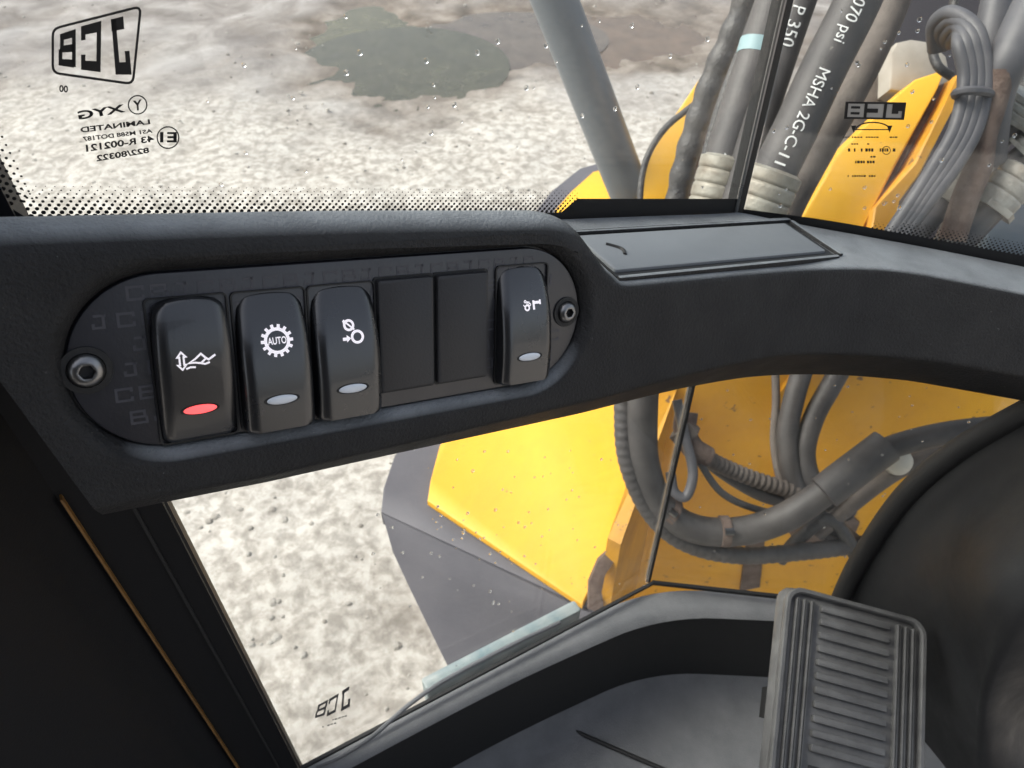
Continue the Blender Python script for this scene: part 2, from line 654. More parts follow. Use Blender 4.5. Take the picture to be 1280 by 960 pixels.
# blocky J, C, B in a unit box
LETTER = {
    'J': [[(.15, 1 - .09), (.75, 1 - .09)], [(.62, 1), (.62, .12), (.12, .12), (.12, .42)]],
    'C': [[(.88, .68), (.88, .91), (.12, .91), (.12, .09), (.88, .09), (.88, .34)]],
    'B': [[(.12, 0), (.12, .91), (.80, .91), (.80, .52), (.12, .52)], [(.12, .09), (.88, .09), (.88, .52)]],
}

# ================================================================== THE SETTING
# yard: one displaced sheet, fine near the machine, running out to the horizon
xs = [-600, -80, -20, -8, -5] + [-4 + i * .05 for i in range(161)] + [5, 8, 20, 80, 600]
ys = [-600, -60, -10, -2, -.6] + [-.4 + i * .045 for i in range(180)] + [8.4, 10, 20, 80, 600]
gv, gf = [], []
def gz(x, y):
    p = Vector((x, y, 0))
    return .022 * noise.noise(p * .9) + .016 * noise.noise(p * 3.1) + .010 * noise.noise(p * 8.3) + .005 * noise.noise(p * 19)
PUD = [(atz(500, 78, 0), .36, .20), (atz(640, 42, 0), .34, .15), (atz(800, 40, 0), .45, .2), (atz(445, 28, 0), .22, .16)]
for y in ys:
    for x in xs:
        z = 0
        if abs(x) <= 4.1 and -.5 <= y <= 7.7:
            p = Vector((x, y, 0))
            z = gz(x, y)
            for c, rx, ry in PUD:
                q = ((x - c.x) / rx) ** 2 + ((y - c.y) / ry / 1.8) ** 2
                z -= .055 * math.exp(-q * .55)
        gv.append((x, y, z))
nx = len(xs)
for j in range(len(ys) - 1):
    for i in range(nx - 1):
        gf.append((j * nx + i, j * nx + i + 1, (j + 1) * nx + i + 1, (j + 1) * nx + i))
g = mesh_obj('ground', gv, gf, M['ground'], fix=False, angle=180, origin=(0, 0, 0))
g['kind'] = 'structure'

pmats = [puddle_mat('olive puddle water', (.040, .038, .022)), puddle_mat('brown puddle water', (.07, .055, .042)),
         puddle_mat('leaf brown puddle water', (.085, .058, .038)), puddle_mat('green puddle water', (.06, .055, .028))]
for k, (c, rx, ry) in enumerate(PUD):
    vs = [(c.x + 1.6 * rx * math.cos(2 * math.pi * i / 32), c.y + 2.9 * ry * math.sin(2 * math.pi * i / 32), -.024 - .004 * k) for i in range(32)]
    o = mesh_obj('puddle', vs, [tuple(range(32))], pmats[k], fix=False)
    o['kind'] = 'structure'

# loose stones: thousands of them, one mass
mb = MB()
def stone(c, r):
    vs, fs = [], []
    sx, sy, sz = r * random.uniform(.8, 1.4), r * random.uniform(.8, 1.2), r * random.uniform(.45, .8)
    ph = random.uniform(0, 6)
    for j, zz in enumerate((-.3, .35, .85)):
        k = (1.0, .92, .5)[j]
        for i in range(6):
            a = ph + math.pi / 3 * i + j * .3
            q = k * random.uniform(.82, 1.15)
            vs.append(c + Vector((math.cos(a) * sx * q, math.sin(a) * sy * q, zz * sz)))
    for j in range(2):
        for i in range(6):
            fs.append((j * 6 + i, j * 6 + (i + 1) % 6, j * 6 + 6 + (i + 1) % 6, j * 6 + 6 + i))
    fs.append((12, 13, 14, 15, 16, 17))
    mb.add(vs, fs)
for i in range(2000):
    y = .3 + random.random() ** 1.6 * 5.2
    x = random.uniform(-.85 * y - .5, .35 * y + .4)
    if any(((x - c.x) / rx) ** 2 + ((y - c.y) / ry / 1.8) ** 2 < 1.4 for c, rx, ry in PUD): continue
    if noise.noise(Vector((x * 2.2, y * 2.2, 7))) < -.05 and random.random() < .8: continue
    stone(Vector((x, y, gz(x, y))), random.choice((.004, .005, .006, .008, .010)))
o = mb.build('gravel', M['pebble'], fix=False, smooth=False)
tag(o, 'loose pale stones scattered over the muddy yard outside the glass', 'gravel', kind='stuff')

# ================================================================== THE DASHBOARD
dashb = thing('dashboard', 'grained black plastic dashboard beam running below the windscreen', 'dashboard', dash(0, -.045, -.02))


def lerp_tab(tab, x):
    if x <= tab[0][0]: return tab[0][1]
    for (a, b), (c, d) in zip(tab, tab[1:]):
        if x <= c: return b + (d - b) * (x - a) / (c - a)
    return tab[-1][1]


def smooth_tab(tab, x, w):
    return sum(lerp_tab(tab, x + w * k / 4) for k in range(-4, 5)) / 9


TOP = [(-.2, .0490), (-.09, .0480), (0, .0465), (.097, .0436), (.110, .0400), (.132, .0120), (.138, .0116), (.15, .0115), (.21, .0110), (.25, .0104), (.29, .0098), (.31, .0088), (.33, .0066), (.37, .0), (.41, -.0067), (.5, -.021)]
BOT = [(-.2, -.0475), (-.08, -.0485), (0, -.0495), (.13, -.0520), (.17, -.0515), (.20, -.0517), (.23, -.0530), (.27, -.0556), (.31, -.0585), (.35, -.0622), (.39, -.0680), (.43, -.0740), (.5, -.083)]
def t_top(s): return smooth_tab(TOP, s, .005)
def t_bot(s): return smooth_tab(BOT, s, .005)
PHI = math.acos(.372)
def fil_top(s):
    return .012 if s < .108 else (.012 - .0075 * min(1, (s - .108) / .026))
SL = lambda t: -.0744 - (t + .046) * .40            # slanted left end
S_R = .145
cols_pod = [-.0744 + i * (S_R + .0744) / 70 for i in range(71)]
cols_right = [S_R + i * .006 for i in range(1, 61)]
ROWS = 24
SC, SR_, TC, RH = (-.0485, .0870), .0290, .0012, .0290     # stadium: centres, radius, middle


def sec_top(s):
    """fillet and ledge points as (t, n) from the face upwards and back to the glass"""
    r = fil_top(s)
    q = t_top(s)
    w = 1 - min(1, max(0, (s - .108) / .026))          # 1 on the raised pod, whose top falls away to the glass
    phi = PHI + w * math.radians(34)
    cx = q - r * math.sin(min(phi, math.pi / 2)) * (w) - (1 - w) * r * math.tan(PHI / 2)
    out = [(cx + r * math.sin(phi * k / 8), -r + r * math.cos(phi * k / 8)) for k in range(0, 9)]
    e = (math.cos(phi), -math.sin(phi))
    t0, n0 = out[-1]
    b_now = .372 * t0 - .928 * n0
    L = (.0655 - b_now) / (.372 * e[0] - .928 * e[1])
    pa_, pb_ = dash(s, t0, n0), dash(s, t0 + e[0] * L, n0 + e[1] * L)
    for nv in (BK, D_NRM):
        h0, h1 = nv.dot(pa_ - SEAM) + .0015, nv.dot(pb_ - SEAM) + .0015
        if nv is D_NRM and s < .2: continue
        if h1 > 0 and h0 < 0: L *= h0 / (h0 - h1); pb_ = dash(s, t0 + e[0] * L, n0 + e[1] * L)
    for k in range(1, 6):
        out.append((t0 + e[0] * L * k / 5, n0 + e[1] * L * k / 5))
    return out


def sec_bot(s):
    """lower edge: a crease, a band that leans back under the beam, then the underside"""
    q = t_bot(s)
    h = .006 + .013 * min(1, max(0, (s + .02) / .27))
    lean = math.radians(52)
    r = .004
    L = r * math.tan(lean / 2)
    tq = q + h
    cx = tq + L
    out = [(cx - r * math.sin(lean * k / 4), -r + r * math.cos(lean * k / 4)) for k in range(0, 5)]
    t, n = out[-1]
    ln = (t - q) / math.cos(lean)
    for k in (1, 2, 3): out.append((t - math.cos(lean) * ln * k / 3, n - math.sin(lean) * ln * k / 3))
    t, n = out[-1]
    out.append((t - .001, n - .004))
    out.append((t + .002, n - .035))
    return out


def ssh(s, t):
    """columns near the left end lean with it"""
    w = max(0.0, min(1.0, (0.02 - s) / .0944))
    return s + (SL(t) + .0744) * w


mb = MB()
# right of the pod: plain grid
def column(s):
    tp, bt = sec_top(s), sec_bot(s)
    face = [(bt[0][0] + (tp[0][0] - bt[0][0]) * k / ROWS, 0.0) for k in range(ROWS + 1)]
    return bt[::-1][:-1] + face + tp[1:]
rings = [[dash(s, t, n) for t, n in column(s)] for s in [S_R] + cols_right]
mb.loft(rings, closed=False)
# pod: top and bottom strips
for sec, sgn in ((sec_top, 1), (sec_bot, -1)):
    rings = []
    for s in cols_pod:
        rings.append([dash(ssh(s, t), t, n) for t, n in sec(s)])
    mb.loft(rings, closed=False)
# pod: face with the stadium recess
outer = []
for s in cols_pod: outer.append((ssh(s, sec_top(s)[0][0]), sec_top(s)[0][0]))
cr = column(S_R)
fr = [p for p in cr if p[1] == 0.0]
fr = sorted(set(p[0] for p in fr), reverse=True)
for t in fr[1:-1]: outer.append((S_R, t))
for s in cols_pod[::-1]: outer.append((ssh(s, sec_bot(s)[0][0]), sec_bot(s)[0][0]))
s0, s1 = outer[-1], outer[0]
for k in range(1, 24): outer.append((s0[0] + (s1[0] - s0[0]) * k / 24, s0[1] + (s1[1] - s0[1]) * k / 24))
def stad(s, t, r):
    cx = min(max(s, SC[0]), SC[1])
    d = Vector((s - cx, t - TC))
    d.normalize()
    return (cx + d.x * r, TC + d.y * r)
rings = [[dash(*stad(s, t, RH + e), n) for s, t in outer] for e, n in
         ((.0002, -.0075), (.0002, -.0050), (.0010, -.0036), (.0022, -.0020), (.0034, -.0009), (.0046, -.0002), (.0058, 0.0))]
rings.append([dash(s, t, 0) for s, t in outer])
mb.loft(rings, closed=True)
# back of the recess and the left end wall
k = len(mb.v)
le = [(ssh(cols_pod[0], t), t, n) for t, n in (sec_bot(cols_pod[0])[::-1] + sec_top(cols_pod[0]))]
mb.add([dash(*p) for p in le] + [dash(p[0] - .004, p[1], p[2] - .05) for p in le],
       [(i, i + 1, len(le) + i + 1, len(le) + i) for i in range(len(le) - 1)])
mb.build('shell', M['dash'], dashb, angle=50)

# storage tray in the ledge: recessed frame lip, lid, finger notch
P0 = dash(.1328, .0116, 0) + NL * .0006
def led(x, b, h=0): return P0 + D1 * x + BK * b + NL * h
LX, LB, LH = D1, BK, NL
tray = MB()
def ledbox(m, x, b, h, bev=0): return m.box(P0, D1, BK, NL, x, b, h, bev)
mm = MB()
ledbox(mm, (.003, .158), (.0425, .0455), (-.002, .0022), .0008)
ledbox(mm, (.1555, .1590), (.004, .0424), (-.002, .0022), .0008)
ledbox(mm, (.003, .1554), (.0030, .0052), (-.002, .0012), .0005)
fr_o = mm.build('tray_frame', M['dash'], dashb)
lm = MB()
ledbox(lm, (.004, .1495), (.0085, .0400), (-.002, .0020), .0010)
lid = lm.build('tray_lid', M['lid'], dashb)
lm = MB()
ledbox(lm, (.003, .1545), (.0055, .0422), (-.002, .0004))
lm.build('tray_gap', M['black'], dashb)
lm = MB()
pts = [led(.014 + .0035 * math.sin(i / 10 * math.pi) + .004 * i / 10, .030 - .010 * i / 10, .0021) for i in range(11)]
lm.tube(pts, .0009, 6)
lm.build('finger_notch', M['black'], lid)

# ================================================================== SWITCH PANEL
panel = thing('switch_panel', 'satin black oval switch panel with four rocker switches, screwed into the dashboard', 'switch panel', dash(0, -.028, -.004))
PN = -.0045
mb = MB()
st = []
for i in range(41):
    a = math.pi / 2 + math.pi * i / 40
    st.append((SC[0] + RH * math.cos(a), TC + RH * math.sin(a)))
for i in range(41):
    a = -math.pi / 2 + math.pi * i / 40
    st.append((SC[1] + RH * math.cos(a), TC + RH * math.sin(a)))
def inset(p, d): return stad(p[0], p[1], RH - d)
rings = [[dash(*inset(p, d), n) for p in st] for d, n in ((-.006, -.0095), (-.006, -.0078), (.0004, -.0077), (.0004, PN - .0006), (.0008, PN - .0001), (.0014, PN))]
mb.loft(rings, caps=True)
plate = mb.build('plate', M['plate'], panel)
# bright bead round the plate's edge
mb = MB()
pp = [dash(*inset(p, .0009), PN + .0002) for p in st]
n = len(pp)
rings = []
for i, p in enumerate(st):
    c = (min(max(p[0], SC[0]), SC[1]), TC)
    d = Vector((p[0] - c[0], p[1] - c[1])).normalized()
    rr = []
    for j in range(6):
        a = 2 * math.pi * j / 6
        rr.append(dash(p[0] - d.x * (.0010 + .00025 * math.cos(a)), p[1] - d.y * (.0010 + .00025 * math.cos(a)), PN + .0002 * math.sin(a)))
    rings.append(rr)
rings.append(rings[0])
mb.loft(rings, closed=True)
pass
# faint repeated lettering printed on the plate
mb = MB()
word = 'JCB'
for row in range(8):
    t = TC - .0275 + row * .0080
    for k in range(40):
        s = -.086 + k * .0069 + (row % 2) * .0034
        ch = word[(k + row * 2) % 3]
        w, h = .0058, .0047
        cs = [(s + x * w, t + y * h) for x in (-.1, 1.1) for y in (-.1, 1.1)]
        if any(((Vector((p[0], p[1])) - Vector((min(max(p[0], SC[0]), SC[1]), TC))).length > RH - .0012) for p in cs): continue
        if any((Vector(p) - Vector((sx, .0016))).length < .0074 for p in cs for sx in (-.0723, .1102)): continue
        for ln in LETTER[ch]:
            vs, fs = stroke([(s + x * w, t + y * h) for x, y in ln], .00085)
            mb.add([dash(a, b, PN + .00012) for a, b in vs], fs)
mb.build('lettering', M['print_plate'], plate, smooth=False, fix=False)

# screws
for sx, rr in ((-.0718, .0054), (.1090, .0046)):
    mb = MB()
    def rg(r, n, seg=28): return [dash(sx + r * math.cos(2 * math.pi * i / seg), .0016 + r * math.sin(2 * math.pi * i / seg), PN + n) for i in range(seg)]
    mb.loft([rg(rr * 1.40, .0002), rg(rr * 1.38, .0006), rg(rr * 1.03, .0007), rg(rr * 1.0, .0002)])
    w = mb.build('screw_seat', M['black'], panel)
    mb = MB()
    prof = [(1.0, 0), (.99, .0008), (.92, .0017), (.80, .0024), (.62, .0029), (.50, .0030)]
    R6 = []
    for f_, nn in prof: R6.append(rg(rr * f_, nn))
    hx = []
    for i in range(28):
        a = 2 * math.pi * i / 28
        q = math.cos(math.pi / 6) / math.cos((a % (math.pi / 3)) - math.pi / 6)
        hx.append((rr * .44 * q * math.cos(a), rr * .44 * q * math.sin(a)))
    R6.append([dash(sx + x, .0016 + y, PN + .0029) for x, y in hx])
    R6.append([dash(sx + x, .0016 + y, PN + .0006) for x, y in hx])
    mb.loft(R6)
    k = len(mb.v)
    sc = mb.build('screw', M['steel'], panel, angle=30)
    mb = MB()
    mb.add([dash(sx + x * .98, .0016 + y * .98, PN + .0008) for x, y in hx], [tuple(range(28))])
    mb.build('hex_socket', M['black'], sc, smooth=False)


# rocker switches
RW, RHT = .0232, .0475


def rocker_height(x, y, tilt):
    """x, y from the middle in units of half size"""
    yy = y * RHT / 2
    h = .0072 - .0030 * y * y - .0022 * max(0, y - .1) ** 2
    h += tilt * yy
    ed = max(0.0, (abs(x) - .72) / .28)
    h -= .0016 * ed ** 2
    return h


def make_rocker(sc_, tc_, tilt, lens_mat, strokes, lens_t=-.0125, wtop=.90, label=None):
    sw = MB()
    NX, NY = 22, 40
    def pos(i, j):
        x = -1 + 2 * i / NX
        y = -1 + 2 * j / NY
        # rounded upper corners, straight lower ones
        hw = 1.0
        if y > .0: hw = 1.0 - (1 - wtop) * (y ** 2)
        cy = max(0, (y - .80) / .20)
        hw -= .16 * (1 - math.sqrt(max(0, 1 - min(1, cy) ** 2)))
        cy = max(0, (-y - .90) / .10)
        hw -= .07 * (1 - math.sqrt(max(0, 1 - min(1, cy) ** 2)))
        ytop = y * RHT / 2
        ytop -= .0012 * max(0, y) * x * x                  # upper edge bows upward in the middle
        return x * hw * RW / 2, ytop, rocker_height(x, y, tilt)
    vs, fs = [], []
    for j in range(NY + 1):
        for i in range(NX + 1):
            a, b, h = pos(i, j)
            vs.append(dash(sc_ + a, tc_ + b, PN + h))
    for j in range(NY):
        for i in range(NX):
            a = j * (NX + 1) + i
            fs.append((a, a + 1, a + NX + 2, a + NX + 1))
    sw.add(vs, fs)
    loop = [(i, 0) for i in range(NX)] + [(NX, j) for j in range(NY)] + [(i, NY) for i in range(NX, 0, -1)] + [(0, j) for j in range(NY, 0, -1)]
    r0, r1, r2 = [], [], []
    for i, j in loop:
        a, b, h = pos(i, j)
        r0.append(dash(sc_ + a, tc_ + b, PN + h))
        r1.append(dash(sc_ + a * 1.015, tc_ + b * 1.008, PN + h - .0006))
        r2.append(dash(sc_ + a * 1.03, tc_ + b * 1.012, PN - .002))
    sw.loft([r0, r1, r2])
    o = sw.build('rocker_switch', M['rocker'], panel, angle=55)
    # dark socket it moves in
    so = MB()
    pts = rrect(-RW / 2 - .0010, RW / 2 + .0010, -RHT / 2 - .0010, RHT / 2 + .0006, .0018)
    pin = rrect(-RW / 2 - .0004, RW / 2 + .0004, -RHT / 2 - .0004, RHT / 2 + .0001, .0014)
    so.loft([[dash(sc_ + x, tc_ + y, PN - .001) for x, y in pts], [dash(sc_ + x, tc_ + y, PN + .0009) for x, y in pts],
             [dash(sc_ + x, tc_ + y, PN + .0009) for x, y in pin], [dash(sc_ + x, tc_ + y, PN - .001) for x, y in pin]])
    so.build('socket', M['black'], o)
    def surf(x, y, up=.00015):
        return dash(sc_ + x, tc_ + y, PN + rocker_height(x / (RW / 2), y / (RHT / 2), tilt) + up)
    le = MB()
    n = 28
    rings = []
    for f_, up in ((1.18, .0000), (1.14, .00025), (1.0, .0001)):
        rings.append([surf(.0052 * f_ * math.cos(2 * math.pi * i / n), lens_t + .00165 * f_ * math.sin(2 * math.pi * i / n), up) for i in range(n)])
    le.loft(rings)
    le.build('lens_rim', M['black'], o)
    le = MB()
    rings = []
    for f_, up in ((1.04, .0000), (.95, .0004), (.7, .0007), (.35, .0008)):
        rings.append([surf(.0051 * f_ * math.cos(2 * math.pi * i / n), lens_t + .00160 * f_ * math.sin(2 * math.pi * i / n), up) for i in range(n)])
    le.loft(rings, caps=True)
    ln = le.build('indicator_lens', lens_mat, o)
    if lens_mat is M['red']: ln['label'] = 'red indicator lens, lit'
    sy = MB()
    for vs, fs in strokes:
        sy.add([surf(x, y, .00022) for x, y in vs], fs)
    sy.build('legend', M['sym'], o, smooth=False, fix=False)
    if label: o['label'] = label
    return o


def mmv(st_, k=.001, dx=0, dy=0):
    return [([(x * k + dx, y * k + dy) for x, y in vs], fs) for vs, fs in st_]


# legends, in millimetres about the symbol's middle
boom = [stroke([(-4.2, 2.8), (-3.0, 1.3), (-3.6, 1.3), (-3.6, -1.2), (-3.0, -1.2), (-4.2, -2.7), (-5.4, -1.2), (-4.8, -1.2), (-4.8, 1.3), (-5.4, 1.3)], .55, True),
        stroke([(-3.2, -2.6), (-1.8, -2.2), (-.4, -2.4)], .6), stroke([(-2.3, -.9), (-.4, .2), (1.4, 1.7), (2.8, .1), (1.2, -1.3), (-.6, -.9)], .6, True),
        stroke([(2.8, .1), (3.5, -.4), (5.6, .9)], .65), stroke([(1.2, -1.3), (2.4, -1.7), (3.8, -1.3)], .6)]
gear = [circle(0, 0, 3.9, 1.05, 36)]
for i in range(14):
    a = 2 * math.pi * i / 14
    gear.append(stroke([(4.2 * math.cos(a), 4.2 * math.sin(a)), (5.5 * math.cos(a), 5.5 * math.sin(a))], 1.05))
tv, tf = text2d('AUTO', 2.3, .03)
tw = max(v[0] for v in tv)
gear.append(([((x - tw / 2) * 6.4 / tw, y - 1.1) for x, y in tv], tf))
coup = [circle(-1.0, 2.6, 1.75, .95), stroke([(-3.0, 4.6), (-2.0, 3.7)], .7), stroke([(-3.1, 4.4), (-2.7, 2.9)], .6), stroke([(-2.2, 3.8), (.2, 1.5), (1.0, .8)], .65),
        circle(1.9, -2.0, 2.15, 1.0), stroke([(-4.0, -2.4), (-1.6, -2.4)], 1.2), ([(-2.4, -.9), (-.7, -2.3), (-2.4, -3.7)], [(0, 1, 2)]),
        stroke([(-.4, -1.3), (.1, -.4), (1.0, .3)], .6)]
lamp = [circle(-2.9, -.9, 1.0, .7, 18), stroke([(-2.9, .1), (-2.7, 1.4), (-1.6, 1.2)], .5), circle(-3.6, 1.6, .45, .4, 10), circle(-1.6, .3, .5, .4, 10),
        stroke([(.4, 1.8), (.4, -1.9)], 1.0), stroke([(.4, .9), (3.9, .9)], 1.1), stroke([(3.6, 1.9), (3.6, 0)], .8), stroke([(-4.6, .4), (-4.0, -.4)], .4)]

make_rocker(-.0412, -.0022, +.095, M['red'], mmv(boom, .00104, 0, .0050), label='rocker switch tipped the other way with boom legend and lit red lens')
make_rocker(-.0152, -.0024, -.115, M['lens'], mmv(gear, .00098, .0002, .0078), label='rocker switch with a cog legend reading AUTO')
make_rocker(.0102, -.0024, -.115, M['lens'], mmv(coup, .00092, .0012, .0078), label='rocker switch with two rings and an arrow')
make_rocker(.0860, -.0008, -.110, M['lens'], mmv(lamp, .00098, .0020, .0085), label='rocker switch with small tap legend')
for sc_, ti in ((.0342, .0), (.0580, .006)):
    mb = MB()
    w, h = .0222, .0424
    o_ = dash(sc_, .0008, PN)
    up2 = (UP + NN * ti).normalized()
    mb.box(o_, D1, up2, D1.cross(up2), (-w / 2, w / 2), (-h / 2, h / 2), (-.003, .0028), .0008)
    mb.build('blank_cover', M['blank'], panel)
    mb = MB()
    pts = rrect(-w / 2 - .0009, w / 2 + .0009, -h / 2 - .0009, h / 2 + .0009, .0012)
    mb.loft([[dash(sc_ + x, .0008 + y, PN - .001) for x, y in pts], [dash(sc_ + x, .0008 + y, PN + .0005) for x, y in pts]], caps=True)
    mb.build('blank_gap', M['black'], panel)

# ================================================================== GLAZING
A_L = -.3368                      # left edge of the front glass along the plane
def wind_bottom(a):               # the lower edge falls with the dashboard
    return -.2360 - .2870 * a
def panel_on(fn, corners, thick):
    m = MB()
    m.hexa([fn(a, z, 0) for a, z in corners] + [fn(a, z, thick) for a, z in corners])
    return m


ws = thing('windscreen', 'upper windscreen pane with dotted black border and trapezoid maker mark', 'windscreen', pa(-.17, -.20))
panel_on(pa, [(A_L - .03, wind_bottom(A_L) - .02), (-.003, wind_bottom(0) - .02), (-.003, .42), (A_L - .03, .42)], .006).build('pane', M['glass'], ws, smooth=False)
# solid black edge print, inside face
INK = -.0006
m = MB()
def strip(fn, p, q, off):         # quads between two polylines on a glazing plane
    n = len(p)
    m.add([fn(*x, off) for x in p] + [fn(*x, off) for x in q], [(i, i + 1, n + i + 1, n + i) for i in range(n - 1)])
aa = [A_L - .03 + i * (.333 + .03) / 40 for i in range(41)]
def solid_top(a):
    return wind_bottom(a) + .0005 + (.0075 if a > -.118 else .0) * min(1, max(0, (a + .118) / .004))
strip(pa, [(a, wind_bottom(a) - .02) for a in aa], [(a, solid_top(a)) for a in aa], INK)
zz = [wind_bottom(A_L) + .002 + i * .02 for i in range(28)]
strip(pa, [(A_L - .03, z) for z in zz], [(A_L - .004, z) for z in zz], INK)
m.add([pa(A_L - .005, wind_bottom(A_L) - .004, INK), pa(A_L + .006, wind_bottom(A_L + .006) - .004, INK), pa(A_L - .005, wind_bottom(A_L) + .012, INK)], [(0, 1, 2)])
m.build('edge_print', M['ink'], ws, smooth=False, fix=False)
# dotted fade
m = MB()
def dot(fn, a, z, r, off, n=8):
    m.add([fn(a + r * math.cos(2 * math.pi * i / n), z + r * math.sin(2 * math.pi * i / n), off) for i in range(n)], [tuple(range(n))])
NR = 9
for row in range(NR):
    r = .00085 - .000085 * row
    n = int(.33 / .0026)
    for k in range(n):
        a = A_L + .004 + k * .0026 + (row % 2) * .0013
        if a > -.112: continue
        dot(pa, a, wind_bottom(a) + .0012 + row * .0014, r, INK)
for col in range(7):
    r = .00092 - .00009 * col
    for k in range(150):
        z = wind_bottom(A_L) + .006 + k * .0027 + (col % 2) * .00135
        dot(pa, A_L - .003 + col * .0016 - (0), z, r, INK)
o = m.build('dot_border', M['ink'], ws, smooth=False, fix=False)
o['kind'] = 'stuff'


def put_quad(m, shapes, q, proj, flip=True):
    """shapes drawn in a unit box, mirrored because the print is read from outside"""
    f = quadmap(q)
    for vs, fs in shapes:
        m.add([proj(*f(1 - x if flip else x, y)) for x, y in vs], fs)


def unit_text(s):
    vs, fs = text2d(s, 1.0, .045)
    w = max(v[0] for v in vs)
    y0 = min(v[1] for v in vs)
    y1 = max(v[1] for v in vs)
    return [([(x / w, (y - y0) / (y1 - y0)) for x, y in vs], fs)]


pA = lambda u, v: on_a(u, v, INK)
# maker's mark: rounded trapezoid outline, block letters
m = MB()
corn = [(66, 91), (166, 105), (176, 8), (66, 36)]       # bl, br, tr, tl
def rnd(c, r=9, n=4):
    out = []
    for i in range(4):
        p, a, b = Vector(c[i]), Vector(c[i - 1]), Vector(c[(i + 1) % 4])
        d0, d1_ = (a - p).normalized() * r, (b - p).normalized() * r
        for k in range(n + 1):
            t = k / n
            out.append(tuple((p + d0) * (1 - t) ** 2 + p * 2 * t * (1 - t) + (p + d1_) * t * t))
    return out
vs, fs = stroke(rnd(corn), 3.2, closed=True)
m.add([pA(*p) for p in vs], fs)
for ch, q in (('J', [(136, 95), (167, 95), (157, 21), (131, 23)]), ('C', [(101, 86), (127, 90), (130, 29), (101, 31)]), ('B', [(72, 82), (95, 84), (95, 34), (73, 42)])):
    q = {'J': [(137, 94), (165, 94), (158, 21), (132, 27)], 'C': [(101, 86), (126, 89), (127, 27), (101, 34)], 'B': [(73, 81), (95, 84), (95, 37), (73, 44)]}[ch]
    sh = [stroke(ln, .22) for ln in LETTER[ch]]
    put_quad(m, sh, q, pA)
m.build('maker_mark', M['ink'], ws, smooth=False, fix=False)
m = MB()
def line(txt, q): put_quad(m, unit_text(txt), q, pA)
line('XYG', [(99, 150), (157, 140), (155, 130), (96, 139)])
line('LAMINATED', [(101, 166), (188, 155), (187, 149), (100, 159)])
line('AS1 M588 DOT187', [(104, 177), (191, 166), (190, 161), (103, 171)])
line('43 R-002121', [(108, 190), (193, 177), (192, 169), (107, 181)])
line('822/80322', [(121, 202), (187, 191), (186, 184), (120, 194)])
line('00', [(74, 115), (85, 116), (85, 107), (74, 106)])
for cx, cy, r in ((172, 131, 11.5), (210, 172, 13.5)):
    vs, fs = circle(cx, cy, r, 1.6, 26)
    m.add([pA(*p) for p in vs], fs)
line('E1', [(200, 178), (221, 178), (221, 165), (200, 165)])
line('Y', [(167, 139), (178, 137), (177, 124), (166, 126)])
m.build('approval_print', M['ink'], ws, smooth=False, fix=False)

sw_ = thing('side_window', 'upper corner side pane with boxed maker mark and small print', 'window', pd(.12, -.24))
SB = lambda e: -.2345 - .131 * e
panel_on(pd, [(.003, SB(0) - .02), (.42, SB(.42) - .02), (.42, .42), (.003, .42)], .006).build('pane', M['glass'], sw_, smooth=False)
m = MB()
ee = [.002 + i * .02 for i in range(22)]
strip(pd, [(e, SB(e) - .02) for e in ee], [(e, SB(e) + .0002 + .003 * min(1, e / .05)) for e in ee], INK)
m.build('edge_print', M['ink'], sw_, smooth=False, fix=False)
m = MB()
for row in range(6):
    for k in range(70):
        e = .075 + k * .0026 + (row % 2) * .0013
        dot(pd, e, SB(e) + .0035 + row * .00145, .00080 - .00010 * row - (.0003 if e < .09 else 0), INK)
o = m.build('dot_border', M['ink'], sw_, smooth=False, fix=False)
o['kind'] = 'stuff'
pD = lambda u, v: on_d(u, v, INK)
m = MB()
f = quadmap([(1055, 148.5), (1130, 150), (1133, 128), (1057, 127)])
# boxed mark: black frame with the letters left clear -> three dark cells around open letters
def cell(x0, x1, y0, y1):
    vs = [(x0, y0), (x1, y0), (x1, y1), (x0, y1)]
    m.add([pD(*f(1 - x, y)) for x, y in vs], [(0, 1, 2, 3)])
cell(0, 1, 0, .11); cell(0, 1, .89, 1); cell(0, .05, .11, .89); cell(.95, 1, .11, .89); cell(.31, .36, .11, .89); cell(.63, .68, .11, .89)
cell(.05, .11, .50, .89); cell(.11, .22, .34, .89)          # J: dark beside the stem
cell(.45, .63, .38, .62)                                                                 # C: counter
cell(.75, .90, .26, .40); cell(.75, .90, .60, .74)                                       # B: counters
m.build('maker_mark', M['ink'], sw_, smooth=False, fix=False)
m = MB()
m.add([on_d(*f(x, y), INK / 2) for x, y in ((.01, .01), (.99, .01), (.99, .99), (.01, .99))], [(0, 1, 2, 3)])
m.build('mark_letters', M['paleprint'], sw_, smooth=False, fix=False)
m = MB()
def dadd(vs, fs): m.add([pD(*p) for p in vs], fs)
dadd(*stroke([(1070, 161)] + [(1091 + 21 * math.cos(math.radians(a)), 162 - 9 * math.sin(math.radians(a))) for a in range(160, 19, -10)] + [(1112, 161)], 1.7))
dadd(*stroke([(1068, 162), (1113, 162)], 1.4))
for x, sg in ((1067, -1), (1112, 1)): dadd([(x - 3.5, 157), (x + 3.5, 157), (x, 166)], [(0, 1, 2)])
rs = random.Random(3)
for y, x0, x1, hgt, fill in ((171.5, 1054, 1120, 1.6, .75), (180, 1064, 1090, 1.6, .7), (187.5, 1056, 1124, 4.0, .5), (196, 1088, 1092, 2, .9), (202.5, 1066, 1094, 3.2, .6), (220, 1056, 1095, 2.2, .65)):
    x = x0
    while x < x1:
        w = rs.uniform(1.2, 3.4)
        if rs.random() < fill: dadd([(x, y - hgt / 2), (x + w, y - hgt / 2), (x + w, y + hgt / 2), (x, y + hgt / 2)], [(0, 1, 2, 3)])
        x += w + .8
dadd(*circle(1108, 188, 5, .9, 18))
